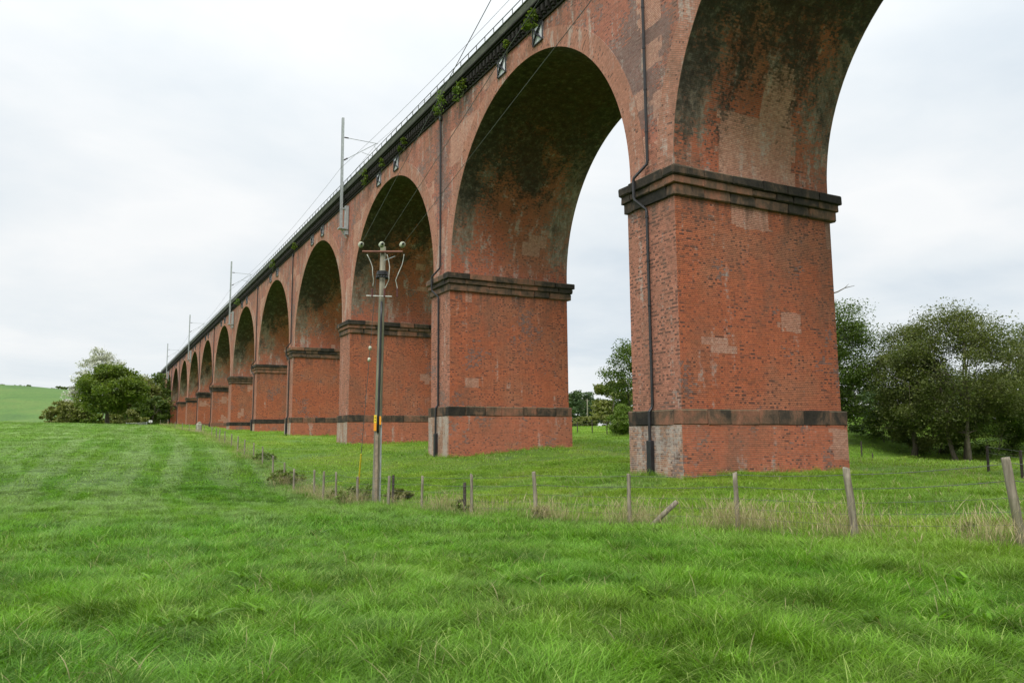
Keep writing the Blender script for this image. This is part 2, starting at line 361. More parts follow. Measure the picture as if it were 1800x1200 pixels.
def prism(mb, xa, xb, ya, yb, z0, z1, sides='xXyY'):
    """brick prism, world-metre uv; sides -X, +X, -Y, +Y"""
    if 'y' in sides: mb.face([(xa, ya, z0), (xb, ya, z0), (xb, ya, z1), (xa, ya, z1)], [(xa, z0), (xb, z0), (xb, z1), (xa, z1)])
    if 'Y' in sides: mb.face([(xb, yb, z0), (xa, yb, z0), (xa, yb, z1), (xb, yb, z1)], [(xb, z0), (xa, z0), (xa, z1), (xb, z1)])
    if 'x' in sides: mb.face([(xa, yb, z0), (xa, ya, z0), (xa, ya, z1), (xa, yb, z1)], [(yb, z0), (ya, z0), (ya, z1), (yb, z1)])
    if 'X' in sides: mb.face([(xb, ya, z0), (xb, yb, z0), (xb, yb, z1), (xb, ya, z1)], [(ya, z0), (yb, z0), (yb, z1), (ya, z1)])
def two_mat(o, mat2):
    """second material on the faces that look along the X axis"""
    o.data.materials.append(mat2)
    for p in o.data.polygons:
        if abs(p.normal.x) > .5: p.material_index = 1
def stone_course(parent, name, mat, xa, xb, ya, yb, z0, z1, depth, seed, length, split, bev=.025):
    """ring of blocks round a pier: outer faces xa..xb, ya..yb, each block its own object when split"""
    r = random.Random(seed); items = []
    def cuts(a, b):
        n = max(1, round((b-a)/length)); c = [a]
        for i in range(1, n): c.append(a+(b-a)*i/n+r.uniform(-.18, .18)*length)
        return c+[b]
    for (ys, ye) in ((ya, ya+depth), (yb-depth, yb)):
        c = cuts(xa, xb)
        for p, q in zip(c[:-1], c[1:]): items.append(((p+.006, ys-r.uniform(0, .012), z0), (q-.006, ye, z1)))
    for (xs, xe) in ((xa, xa+depth), (xb-depth, xb)):
        c = cuts(ya+depth+.002, yb-depth-.002)
        for p, q in zip(c[:-1], c[1:]): items.append(((xs-r.uniform(0, .012), p+.006, z0), (xe, q-.006, z1)))
    if split:
        for a, q in items: mb = MB(); mb.box(a, q, bev*r.uniform(.6, 1.8), .016); sub(mb.build(name, mat), parent)
    else:
        mb = MB()
        for a, q in items: mb.box(a, q, bev, .012)
        sub(mb.build(name, mat), parent)
for k in range(N0, N1+1):
    y = k*L; g = GZ[k]-1.2; pt = PT[k]; split = k in (0, 1, 2, 3)
    mb = MB(); prism(mb, .29, 9.05, y+.31, y+3.37, pt-.3, ZC-.9)
    pier = V(mb, 'pier', M_PIER); two_mat(pier, M_PIERSIDE)
    mb = MB(); prism(mb, .16, 9.22, y+.18, y+3.50, g, pt-.6); mb.face([(.16, y+.18, pt-.6), (9.22, y+.18, pt-.6), (9.22, y+3.5, pt-.6), (.16, y+3.5, pt-.6)])
    pl = sub(mb.build('plinth', M_PLINTH), pier); two_mat(pl, M_PLINTHSIDE)
    stone_course(pier, 'plinth_stone', M_PSTONE, .14, 9.24, y+.16, y+3.52, pt-.61, pt, .5, 50+k, 1.35, split, .03)
    stone_course(pier, 'cornice_stone', M_STONE, 0, 9.53, y, y+3.68, ZC-.39, ZC, .75, 10+k, 1.5, split, .035)
    stone_course(pier, 'cornice_stone', M_STONE, .10, 9.43, y+.10, y+3.58, ZC-.70, ZC-.393, .6, 20+k, 1.4, split, .03)
    stone_course(pier, 'cornice_stone', M_STONE, .19, 9.34, y+.19, y+3.49, ZC-1.15, ZC-.703, .5, 30+k, 1.6, split, .03)
    mb = MB(); mb.box((.6, y+.6, ZC-1.1), (8.9, y+3.05, ZC-.01)); sub(mb.build('core', M_BRICKPLAIN), pier)
# arch bays: barrel, rings, spandrel walls
def arc(kc, n=56):
    """intrados points of the arch whose near leg stands on pier k: list of (y, z, angle, s)"""
    yc = kc*L+T1+RAD; pts = [(yc-RAD, ZC-.02, 0.), (yc-RAD, ZS, 0.)]
    for i in range(1, n): a = math.pi*i/n; pts.append((yc-RAD*math.cos(a), ZS+RAD*math.sin(a), a))
    pts += [(yc+RAD, ZS, math.pi), (yc+RAD, ZC-.02, math.pi)]
    return yc, pts
for k in range(N0, N1):
    yc, pts = arc(k)
    mb = MB(); s = 0.; Ls = [0.]
    for p, q in zip(pts[:-1], pts[1:]): s += math.hypot(q[0]-p[0], q[1]-p[1]); Ls.append(s)
    nx = 6
    for i in range(len(pts)-1):
        p, q = pts[i], pts[i+1]
        ba, bb = abs(s/2-Ls[i])/(s/2), abs(s/2-Ls[i+1])/(s/2)
        for j in range(nx):
            xa = X0+(X1-X0)*j/nx; xb = X0+(X1-X0)*(j+1)/nx
            mb.face([(xa, p[0], p[1]), (xa, q[0], q[1]), (xb, q[0], q[1]), (xb, p[0], p[1])],
                    [(xa, Ls[i]+ZC), (xa, Ls[i+1]+ZC), (xb, Ls[i+1]+ZC), (xb, Ls[i]+ZC)],
                    [(j/nx, ba), (j/nx, bb), ((j+1)/nx, bb), ((j+1)/nx, ba)])
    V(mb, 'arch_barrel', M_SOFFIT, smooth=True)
    for X, dirn in ((X0, -1), (X1, 1)):
        mb = MB(); xo = X+dirn*.03
        for i in range(len(pts)-1):
            p, q = pts[i], pts[i+1]
            def outp(w):
                if w[1] <= ZS: return (w[0]-RW if w[0] < yc else w[0]+RW, w[1])
                return (yc-(RAD+RW)*math.cos(w[2]), ZS+(RAD+RW)*math.sin(w[2]))
            P, Q = outp(p), outp(q)
            uv = [(0, Ls[i]), (0, Ls[i+1]), (RW, Ls[i+1]), (RW, Ls[i])]
            fc = [(xo, *p[:2]), (xo, *q[:2]), (xo, *Q), (xo, *P)]
            mb.face(fc if dirn < 0 else fc[::-1], uv if dirn < 0 else uv[::-1])
            e = [(xo, *P), (xo, *Q), (X-dirn*.05, *Q), (X-dirn*.05, *P)]; mb.face(e if dirn < 0 else e[::-1])
            e = [(xo, *q[:2]), (xo, *p[:2]), (X-dirn*.002, *p[:2]), (X-dirn*.002, *q[:2])]; mb.face(e if dirn < 0 else e[::-1])
        V(mb, 'arch_ring', M_RING)
        # spandrel wall of this bay, from the middle of one pier to the middle of the next
        mb = MB(); ym0, ym1 = k*L+1.84, (k+1)*L+1.84
        R = RAD+.5; ys = [ym0]+[yc+R*-math.cos(math.pi*i/48) for i in range(49)]+[ym1]
        def zb(yv):
            q = R*R-(yv-yc)**2; return ZS+math.sqrt(q) if q > 1e-6 else ZC-.02
        for a, q in zip(ys[:-1], ys[1:]):
            za, zq = zb(a), zb(q)
            if q > ym1-1e-6: za = ZC-.02
            if a < ym0+1e-6: zq = ZC-.02
            fc = [(X, a, za), (X, a, ZB), (X, q, ZB), (X, q, zq)]; uv = [(a, za), (a, ZB), (q, ZB), (q, zq)]
            mb.face(fc if dirn < 0 else fc[::-1], uv if dirn < 0 else uv[::-1])
        V(mb, 'spandrel_wall', M_SPAN)
YE0, YE1 = N0*L-8, N1*L+6
mb = MB(); mb.box((X0+.3, YE0, ZB-.02), (X1-.3, YE1, ZB+1.0)); V(mb, 'deck', M_BRICKPLAIN)
mb = MB(); prism(mb, X0+.02, X1-.02, N1*L+1.7, YE1+10, 2., ZB, 'xXyY'); V(mb, 'abutment_wall', M_SPAN)
mb = MB(); prism(mb, X0+.02, X1-.02, N0*L-9, N0*L+1.7, -2.5, ZB, 'xXyY'); V(mb, 'abutment_wall', M_SPAN)
# parapet, one length per bay
cb = MB(); cb.box((0, 0, 0), (.42, .2, .52), .02); cb.box((.14, .0, -.10), (.42, .2, -.003), .015)
cb_me = None
YC = [YE0+i*.46 for i in range(int((YE1-YE0)/.46))]
parapets = []
for k in range(N0, N1):
    ya = YE0 if k == N0 else k*L+1.84; yb = YE1 if k == N1-1 else (k+1)*L+1.84
    for X, d in ((X0, -1), (X1, 1)):
        def bx(mb, o0, o1, z0, z1, bev=0.):
            a, c = X+d*o0, X+d*o1; mb.box((min(a, c), ya+.004, ZB+z0), (max(a, c), yb-.004, ZB+z1), bev)
        mb = MB(); bx(mb, -.5, -.02, .12, 1.6); bx(mb, -.62, .32, 1.10, 1.62, .02)
        par = V(mb, 'parapet', M_PARAPET)
        mb = MB(); bx(mb, -.3, .10, 0, .115, .015); V(mb, 'string_course', M_SOOTSTONE)
        mb = MB(); bx(mb, -.25, .17, .74, .86, .01); bx(mb, -.25, .28, .862, .96, .01); bx(mb, -.25, .40, .963, 1.10, .03)
        sub(mb.build('moulding', M_SOOTSTONE), par)
        mb = MB(); bx(mb, -.68, .36, 1.623, 1.72, .02); sub(mb.build('coping', M_PARAPET), par)
        parapets.append((ya, yb, d, par))
near_c = []; far = MB()
for yv in YC:
    for X, d in ((X0, -1), (X1, 1)):
        a = (X-.015, X-.30) if d < 0 else (X+.015, X+.30)
        if d < 0 and 2.2 < yv < 128: near_c.append(yv)
        else: far.box((min(a), yv, ZB+.2), (max(a), yv+.2, ZB+.735))
one = MB(); one.box((-.285, 0, 0), (0, .2, .40), .02); one.box((-.20, 0, -.14), (0, .2, -.003), .02)
ome = one.build('corbel', M_SOOTSTONE); first = True
for yv in near_c:
    par = [p for (a, q, d, p) in parapets if d < 0 and a <= yv < q][0]
    o = ome if first else link('corbel', ome.data); first = False
    o.location = (X0-.003, yv, ZB+.335); o.parent = par
o = sub(far.build('corbel', M_SOOTSTONE), parapets[0][3]); o['kind'] = 'stuff'
# handrail behind the coping
for X in (.75, 8.75):
    for k in range(N0, N1):
        ya = YE0 if k == N0 else k*L+1.84; yb = YE1 if k == N1-1 else (k+1)*L+1.84
        mb = MB(); mb.tube([(X, ya, ZB+2.86), (X, yb, ZB+2.86)], .026, 5); mb.tube([(X, ya, ZB+2.3), (X, yb, ZB+2.3)], .015, 4)
        yv = ya+.6
        while yv < yb: mb.tube([(X, yv, ZB+.9), (X, yv, ZB+2.87)], .028, 5); yv += 1.2
        V(mb, 'handrail', M_RAIL)
mb = MB(); mb.box((X0-.75, YE1-.6, ZB-.4), (X0+1.4, YE1+1.2, ZB+2.3), .05); V(mb, 'end_block', M_PARAPET)
# drainpipes on the piers that carry no mast
for k in range(N0, N1):
    if k % 3 == 2: continue
    y = k*L+1.95; g = GZ[k]; pt = PT[k]
    mb = MB(); r = .062
    path = [(X0-.12, y, ZB-.15), (X0-.12, y, ZC+.78), (X0-.14, y+.02, ZC+.62), (-.10, y+.42, ZC+.08), (-.10, y+.45, ZC-.05), (-.10, y+.45, ZC-.72), (-.08, y+.42, ZC-.86),
            (.19, y+.03, ZC-1.32), (.19, y, ZC-1.45), (.19, y, pt+.22), (.16, y+.01, pt+.1), (.05, y+.04, pt-.05), (.04, y+.04, pt-.5), (.04, y+.04, g+1.25)]
    mb.tube(path, r, 8)
    zc = ZB-.5
    mb.box((X0-.2, y-.11, ZB-.42), (X0, y+.11, ZB-.1), .02)
    zs = ZB-1.8
    while zs > pt+1:
        if not (ZC-1.6 < zs < ZC+1):
            xx = (X0-.12) if zs > ZC else .19; mb.tube([(xx, y, zs-.04), (xx, y, zs+.04)], r+.018, 8)
        zs -= 1.83
    o = V(mb, 'drainpipe', M_PIPE, smooth=False)
    mb = MB(); mb.box((-.06, y-.10, g-.3), (.14, y+.17, g+1.38), .02); sub(mb.build('pipe_casing', M_CAST), o)
# tie plates by the crowns
for k in range(N0, N1):
    yc = k*L+T1+RAD
    for off in (-1.95, 2.2):
        s_ = .50; zc = ZB-.52; yy = yc+off
        mb = MB(); mb.box((X0-.075, yy-s_, zc-s_), (X0-.032, yy+s_, zc+s_)); o = V(mb, 'tie_plate', M_WHITE)
        mb = MB()
        for a, c in (((-1, -1), (1, 1)), ((-1, 1), (1, -1))):
            mb.tube([(X0-.12, yy+a[0]*s_*.98, zc+a[1]*s_*.98), (X0-.17, yy, zc), (X0-.12, yy+c[0]*s_*.98, zc+c[1]*s_*.98)], [.03, .075, .03], 6)
        for a, c in (((-1, -1), (1, -1)), ((1, -1), (1, 1)), ((1, 1), (-1, 1)), ((-1, 1), (-1, -1))):
            mb.tube([(X0-.09, yy+a[0]*s_, zc+a[1]*s_), (X0-.09, yy+c[0]*s_, zc+c[1]*s_)], .04, 5)
        mb.tube([(X0-.03, yy, zc), (X0-.26, yy, zc)], .11, 8); sub(mb.build('cross', M_CAST), o)

# ------------------------------------------------------------------ masts and overhead line on the deck
mast_y = [-20.2, 45.84, 111.4, 173.0, 233.0]
ZW = ZB+6.9
names = ['nearest and tallest looking steel mast bracketed to the viaduct beside the second arch pair', '', '', '']
mlab = ['grey steel overhead line mast bolted to viaduct behind the camera side arch', 'largest grey steel mast, bracketed to the viaduct wall left of the pole head',
        'thin steel mast on the viaduct parapet, second along from the largest mast', 'small distant steel mast on the viaduct, third in the row', 'tiny farthest steel mast standing where viaduct meets the trees']
for i, y in enumerate(mast_y):
    rt = empty('catenary_mast', (-.27, y, ZB-2.7), mlab[i], 'mast', 'steel masts along the viaduct')
    x = -.27; mb = MB()
    mb.box((x-.11, y-.10, ZB-2.5), (x+.11, y-.075, 29.75)); mb.box((x-.11, y+.075, ZB-2.5), (x+.11, y+.10, 29.75)); mb.box((x-.012, y-.074, ZB-2.5), (x+.012, y+.074, 29.75))
    place(mb.build('column', M_GALV), rt)
    mb = MB(); mb.box((.10, y-.20, ZB-3.1), (.36, y-.16, ZB-.4)); mb.box((.10, y+.16, ZB-3.1), (.36, y+.20, ZB-.4)); mb.box((.08, y-.2, ZB-3.1), (.1, y+.2, ZB-.4))
    mb.box((x-.25, y-.3, ZB-2.62), (.3, y+.3, ZB-2.5)); mb.box((x-.1, y-.12, ZB-.75), (.2, y+.12, ZB-.6))
    mb.tube([(x, y, ZB-2.6), (.25, y, ZB-3.4)], .06, 6); place(mb.build('wall_bracket', M_GALV), rt)
    mb = MB(); za, zb_ = 27.9, 25.6
    mb.tube([(x, y, za), (3.1, y, za-.05)], .03, 6); mb.tube([(x, y, zb_), (2.9, y, za-.1)], .032, 6)
    mb.tube([(1.6, y, zb_+1.15), (3.1, y, zb_+.85)], .025, 6); mb.tube([(2.7, y, za-.2), (3.3, y, zb_+.9)], .018, 5); place(mb.build('cantilever_arm', M_GALV), rt)
    mb = MB(); mb.lathe([(.03, 0), (.07, .03), (.07, .4), (.03, .43)], (x+.15, y, zb_+.12), (.82, 0, .57)); mb.lathe([(.03, 0), (.06, .03), (.06, .4), (.03, .43)], (x+.15, y, za), (1, 0, 0))
    place(mb.build('insulator', simple('dark_insulator', (.05, .04, .04), .4)), rt)
def wire(name, pts, r, label, cat='wire', group=None):
    mb = MB(); mb.tube(pts, r, 5); o = mb.build(name, M_WIRE); return tag(o, label, cat, group)
def sagged(a, q, sag, n=14):
    a, q = np.array(a), np.array(q); return [a+(q-a)*t_+np.array([0, 0, -4*sag*t_*(1-t_)]) for t_ in np.linspace(0, 1, n)]
lab4 = {'messenger_wire': 'upper sagging railway wire strung between the masts above the viaduct', 'contact_wire': 'lower level railway contact wire running along above the viaduct deck',
        'earth_wire': 'thin earth wire fixed along the outer side of the viaduct masts'}
for nm, X, Z, sag in (('messenger_wire', 3.0, 27.85, 1.1), ('contact_wire', 3.1, 26.45, .03), ('earth_wire', -.42, 24.9, 1.0)):
    pts = []
    for a, q in zip(mast_y[:-1], mast_y[1:]): pts += sagged((X, a, Z), (X, q, Z), sag)[:-1]
    pts.append(np.array([X, mast_y[-1], Z])); wire(nm, pts, .011, lab4[nm], 'wire')

# ------------------------------------------------------------------ ground
CP = []
def cp(x, y, D): CP.append(atD(x, y, D))
fence_px = [(1790, 806, 960), (1500, 822, 950), (1297, 830, 935), (1107, 833, 930), (941, 830, 915), (829, 833, 908), (742, 836, 895), (683, 836, 897), (628, 838, 890), (590, 830, 882), (568, 828, 880), (552, 826, 868), (516, 824, 864)]
fence_D = [10.8, 13.2, 15.6, 17.6, 19.8, 22.4, 26.2, 27.6, 30.5, 32.5, 34.5, 37, 40.5]
for (x, a, q), D in zip(fence_px, fence_D): cp(x, q+3, D)
for k in GZ:
    for xx, dz in ((-.2, 0), (9.6, .05 if k == 0 else .35 if k == 1 else .1)): CP.append(np.array([xx, k*L+1.8, GZ[k]+dz]))
for D, z in ((3, -1.62), (6, -1.62), (10, -1.66), (17, -1.85), (26, -2.1), (42, -2.25), (60, -1.15), (78, -.1), (95, .6), (112, 1.25), (130, 1.85), (150, 3.0), (170, 3.85), (200, 4.0), (260, 3.9)):
    for an in (-35, -22, -10, 2):
        if D > 30 and an > -12: continue
        a = YAW+math.radians(an); CP.append(np.array([CAM[0]+D*math.sin(a), CAM[1]+D*math.cos(a), z+(0.25 if an < -30 and D > 60 else 0)]))
for D, z in ((3, -1.6), (6, -1.6), (9, -1.6)):
    for an in (14, 26, 40, 60): a = YAW+math.radians(an); CP.append(np.array([CAM[0]+D*math.sin(a), CAM[1]+D*math.cos(a), z]))
cp(1060, 757, 100); cp(1060, 771, 72); cp(1050, 752, 190); cp(1010, 787, 50); cp(1605, 803, 62); cp(1700, 812, 58); cp(1790, 812, 55); cp(1515, 803, 58); cp(1600, 835, 34); cp(1750, 850, 26)
cp(1530, 736, 74); cp(1560, 745, 74); cp(1650, 745, 76); cp(1780, 745, 78); cp(1530, 735, 95); cp(1780, 740, 110); cp(1480, 742, 72)
for an in (100, 140, 180, 220, 260): 
    for D in (15, 60, 200): a = YAW+math.radians(an); CP.append(np.array([CAM[0]+D*math.sin(a), CAM[1]+D*math.cos(a), -1.7]))
CP = np.array(CP); Pxy = CP[:, :2]
def kern(r): return r
_K = kern(np.linalg.norm(Pxy[:, None]-Pxy[None], axis=2))-np.eye(len(CP))*.5
_mean = CP[:, 2].mean(); _w = np.linalg.solve(_K, CP[:, 2]-_mean)
def gz(x, y):
    """ground height at arrays x, y"""
    x = np.atleast_1d(np.asarray(x, float)); y = np.atleast_1d(np.asarray(y, float))
    dx, dy = x-CAM[0], y-CAM[1]; r = np.hypot(dx, dy); s = np.minimum(1, 255/np.maximum(r, 1e-6)); x2, y2 = CAM[0]+dx*s, CAM[1]+dy*s
    out = np.empty(len(x2))
    for i in range(0, len(x2), 20000):
        q = np.stack([x2[i:i+20000], y2[i:i+20000]], 1)
        out[i:i+20000] = kern(np.linalg.norm(q[:, None]-Pxy[None], axis=2)) @ _w+_mean
    out = np.clip(out, -4, 7)
    bump = .05*np.sin(x*.9+1.3*np.sin(y*.5))*np.sin(y*.8+1.1*np.sin(x*.37))+.05*np.sin(x*.31+y*.22)*np.sin(y*.27-x*.15+2)
    return out+bump*np.clip((r-2)/20, .3, 1.6)
def G(x, y): return float(gz([x], [y])[0])

def grass_col(t, pos, ground=False):
    d = t.vm('SUBTRACT', pos, tuple(CAM)); dist = t.new('ShaderNodeVectorMath', operation='LENGTH'); t.l.new(d, dist.inputs[0]); D = dist.outputs['Value']
    a = t.noise(pos, .09, 4, .5, .3); q = t.noise(t.vm('MULTIPLY', pos, (1, .55, 1)), .55, 5, .6, .5)
    c = t.mix(t.mapr(a, .38, .62), (.102, .255, .016), (.138, .285, .019))
    c = t.mix(t.m('MULTIPLY', t.mapr(q, .5, .72), .55), c, (.17, .265, .040))
    c = t.mix(t.m('MULTIPLY', t.mapr(q, .48, .28), .5), c, (.056, .155, .018))
    # faint mowing lines and wind-brushed pale streaks, silvery sheen painted in stronger with distance
    rx = t.m('SUBTRACT', t.m('MULTIPLY', t.sep(pos)[0], .997), t.m('MULTIPLY', t.sep(pos)[1], .08))
    ry = t.m('ADD', t.m('MULTIPLY', t.sep(pos)[1], .997), t.m('MULTIPLY', t.sep(pos)[0], .08))
    ln = t.noise(t.comb(t.m('MULTIPLY', rx, .75), t.m('MULTIPLY', ry, .025), 0.), 1., 3, .55)
    wob = t.m('MULTIPLY', t.m('SUBTRACT', t.noise(t.comb(t.m('MULTIPLY', rx, .15), t.m('MULTIPLY', ry, .04), 2.), 1., 2, .5), .5), 5.)
    tr_ = t.m('MULTIPLY', t.mapr(t.m('SINE', t.m('MULTIPLY', t.m('ADD', rx, wob), 2.1)), .35, .95), t.mapr(t.noise(t.comb(t.m('MULTIPLY', rx, .22), t.m('MULTIPLY', ry, .06), 7.), 1., 3, .6), .42, .58))
    tr_ = t.m('MULTIPLY', tr_, t.mapr(D, 14., 34., 0., .6))
    pl = t.noise(t.vm('MULTIPLY', pos, (1.1, .35, 1)), .45, 5, .65, .7)
    c = t.mix(t.m('MULTIPLY', t.mapr(t.m('ADD', t.m('MULTIPLY', ln, .65), t.m('MULTIPLY', pl, .35)), .45, .57), t.mapr(D, 8., 40., .12, .75)), c, (.25, .37, .13))
    c = t.mix(t.m('MULTIPLY', tr_, .75), c, (.25, .37, .13))
    c = t.mix(t.mapr(D, 30., 110., 0., .35), c, (.20, .30, .085))  # grass sheen put into the colour, paler far off
    tn = t.noise(t.vm('MULTIPLY', pos, (1, 1, .2)), 1.5, 3, .6); c = t.vm('SCALE', c, sc=t.mapr(tn, .34, .62, .60, 1.08))
    # meadow beyond the fence: yellower, with silvery lodged patches
    x_, y_, z_ = t.sep(pos)
    side = t.mapr(x_, -12., -6.5)
    yl = t.noise(t.vm('MULTIPLY', pos, (.35, .35, .3)), .55, 4, .6, .8)
    c2 = t.ramp(yl, [(.36, (.145, .27, .030)), (.5, (.20, .33, .036)), (.62, (.25, .345, .045))])
    c2 = t.mix(t.m('MULTIPLY', t.mapr(t.noise(t.vm('MULTIPLY', pos, (.3, .8, 1)), .5, 4, .6, .5), .54, .68), .6), c2, (.21, .32, .13))
    c = t.mix(t.m('MULTIPLY', side, .85), c, c2)
    if not ground: t.far = t.mapr(D, 9., 30.)
    return c
m, t, b = principled('grass_ground'); pos = t.new('ShaderNodeNewGeometry').outputs['Position']
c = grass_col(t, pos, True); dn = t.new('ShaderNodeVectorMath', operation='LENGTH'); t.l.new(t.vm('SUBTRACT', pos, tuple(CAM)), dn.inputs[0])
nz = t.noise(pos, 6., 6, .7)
c = t.mix(t.mapr(dn.outputs['Value'], 12., 110., .75, .12), c, (.022, .045, .010)); c = t.vm('SCALE', c, sc=t.mapr(nz, .3, .7, .7, 1.25))  # shade between the blades painted into the ground, weaker with distance
ra_, rb_ = atZ(-60, 1122, -1.6), atZ(380, 1106, -1.6); dd_ = (rb_-ra_)/np.linalg.norm(rb_-ra_)
rel = t.vm('SUBTRACT', pos, tuple(ra_)); al = t.new('ShaderNodeVectorMath', operation='DOT_PRODUCT'); t.l.new(rel, al.inputs[0]); al.inputs[1].default_value = tuple(dd_)
ac = t.new('ShaderNodeVectorMath', operation='DOT_PRODUCT'); t.l.new(rel, ac.inputs[0]); ac.inputs[1].default_value = (-dd_[1], dd_[0], 0)
mk = t.m('MULTIPLY', t.mapr(t.m('ABSOLUTE', ac.outputs['Value']), .1, .3, 1., 0.), t.mapr(t.m('ABSOLUTE', t.m('SUBTRACT', al.outputs['Value'], 1.2)), 1.3, 1.8, 1., 0.))
c = t.mix(t.m('MULTIPLY', mk, t.mapr(nz, .35, .55)), c, (.17, .11, .065))
t.put(b.inputs['Base Color'], c); b.inputs['Roughness'].default_value = .95; b.inputs['Specular IOR Level'].default_value = .1
t.put(b.inputs['Normal'], t.bump(nz, .8, .1)); M_GROUND = m
nr, na = 210, 260
rad = np.concatenate([[0.], np.geomspace(1.5, 4200, nr)]); ang = np.linspace(0, 2*math.pi, na, endpoint=False)
RR, AA = np.meshgrid(rad[1:], ang, indexing='ij'); gx = CAM[0]+RR*np.sin(AA); gy = CAM[1]+RR*np.cos(AA); gzv = gz(gx.ravel(), gy.ravel())
vs = [(CAM[0], CAM[1], G(CAM[0], CAM[1]))]+list(zip(gx.ravel().tolist(), gy.ravel().tolist(), gzv.tolist()))
fs = [(0, 1+(j+1) % na, 1+j) for j in range(na)]
for i in range(nr-1):
    for j in range(na): j2 = (j+1) % na; fs.append((1+i*na+j, 1+i*na+j2, 1+(i+1)*na+j2, 1+(i+1)*na+j))
me = bpy.data.meshes.new('ground'); me.from_pydata(vs, [], fs); me.polygons.foreach_set('use_smooth', [True]*len(fs)); me.materials.append(M_GROUND)
tag(link('ground', me), kind='structure')
# the far pasture hill on the left
def hillz(D, x):
    """height of the hill at distance D seen at photo column x"""
    s = min(1, max(0, (D-235)/(430-235))); s = s*s*(3-2*s)
    top = 31.5-(max(x, -200)+0)*.019; top *= 1 if x < 140 else max(0, 1-(x-140)/420.)
    return 3.2+(top-3.2)*s*(1 if D < 430 else max(.2, 1-(D-430)/900.))
mb = MB(); xs = list(range(-1500, 700, 40)); Ds = [225, 240, 260, 285, 310, 335, 360, 385, 405, 420, 432, 460, 520, 640, 900]
gridp = []
for D in Ds:
    rowp = []
    for x in xs:
        p = atD(x, 780, D); dz = 1.2*math.sin(x*.013+D*.02)+.5*math.sin(x*.04); rowp.append((p[0], p[1], hillz(D, x)+(dz*.4 if 240 < D < 430 else 0)))
    gridp.append(rowp)
me = bpy.data.meshes.new('hill'); nx = len(xs)
me.from_pydata([p for r_ in gridp for p in r_], [], [(i*nx+j, i*nx+j+1, (i+1)*nx+j+1, (i+1)*nx+j) for i in range(len(Ds)-1) for j in range(nx-1)])
me.polygons.foreach_set('use_smooth', [True]*len(me.polygons))
m, t, b = principled('hill_pasture'); pos = t.new('ShaderNodeNewGeometry').outputs['Position']
q = t.noise(t.vm('MULTIPLY', pos, (1, 1, 4)), .035, 6, .65, .5); f = t.noise(pos, .8, 5, .7)
c = t.ramp(q, [(.35, (.052, .118, .018)), (.5, (.072, .150, .022)), (.66, (.105, .165, .030))]); c = t.vm('SCALE', c, sc=t.mapr(f, .3, .7, .82, 1.15))
t.put(b.inputs['Base Color'], c); b.inputs['Roughness'].default_value = .95; me.materials.append(m); tag(link('hill', me), kind='structure')

# ------------------------------------------------------------------ grass
def leafmat(name, fn, trans=.35, rough=.45, spec=.35):
    m, t, b = principled(name); pos = t.new('ShaderNodeNewGeometry').outputs['Position']
    c = fn(t, pos); o = t.n['Material Output']
    t.put(b.inputs['Base Color'], c); b.inputs['Roughness'].default_value = rough; b.inputs['Specular IOR Level'].default_value = spec
    tr = t.new('ShaderNodeBsdfTranslucent'); t.put(tr.inputs[0], t.vm('MULTIPLY', c, (1.25, 1.3, .7))); mx = t.new('ShaderNodeMixShader'); mx.inputs[0].default_value = trans
    t.l.new(b.outputs[0], mx.inputs[1]); t.l.new(tr.outputs[0], mx.inputs[2]); t.l.new(mx.outputs[0], o.inputs[0]); return m
def gfn(t, pos):
    c = grass_col(t, pos); u, v, _ = t.sep(t.new('ShaderNodeUVMap', uv_map='UVMap').outputs[0])   # u blade random, v root..tip
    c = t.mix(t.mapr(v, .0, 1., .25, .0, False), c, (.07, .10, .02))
    c = t.mix(t.m('MULTIPLY', t.m('GREATER_THAN', u, .93), t.m('SUBTRACT', .6, t.m('MULTIPLY', t.far, .5))), c, (.30, .34, .12))
    return t.vm('SCALE', c, sc=t.mapr(u, 0., .9, .68, 1.5, False))
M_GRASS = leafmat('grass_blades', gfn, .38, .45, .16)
def dfn(t, pos):
    u, v, _ = t.sep(t.new('ShaderNodeUVMap', uv_map='UVMap').outputs[0])
    return t.mix(t.mapr(v, .15, .75), t.mix(u, (.07, .12, .03), (.14, .15, .05)), t.mix(u, (.30, .25, .13), (.48, .41, .24)))
M_DRY = leafmat('dry_grass_stems', dfn, .25, .6, .2)
def blades(n, R, hmin, hmax, w, lean, seg=3, seed=0, head=False, wind=(.35, .12), radial=0.):
    r = np.random.default_rng(seed); V_, F_, U_ = [], [], []
    for i in range(n):
        a = r.uniform(0, 2*math.pi); q = R*math.sqrt(r.uniform()); bx, by = q*math.cos(a), q*math.sin(a)
        h = r.uniform(hmin, hmax); th = r.uniform(0, 2*math.pi) if r.uniform() > radial else a+r.normal()*.5; ld = np.array([math.cos(th), math.sin(th)])*lean*r.uniform(.3, 1.3)+np.array(wind)*lean
        wv = np.array([-math.sin(th), math.cos(th)])
        if r.uniform() < .5: wv = np.array([math.cos(a*3), math.sin(a*3)])
        ww = w*r.uniform(.7, 1.3); ur = r.uniform(); base = len(V_)
        for s in range(seg+1):
            f = s/seg; px = bx+ld[0]*h*f**1.8; py = by+ld[1]*h*f**1.8; pz = h*(f-.28*lean*f**2.5)
            k = ww*(1-f)**.6 if not head else ww*(.5 if f < .7 else 1.6*(1.05-f)/.3)
            if s < seg or head: V_ += [(px-wv[0]*k, py-wv[1]*k, pz), (px+wv[0]*k, py+wv[1]*k, pz)]
            else: V_.append((px, py, pz))
        for s in range(seg):
            b0 = base+2*s
            if s < seg-1 or head: F_.append((b0, b0+1, b0+3, b0+2)); U_ += [(ur, s/seg)]*2+[(ur, (s+1)/seg)]*2
            else: F_.append((b0, b0+1, b0+2)); U_ += [(ur, s/seg)]*2+[(ur, 1.)]
    return V_, F_, U_
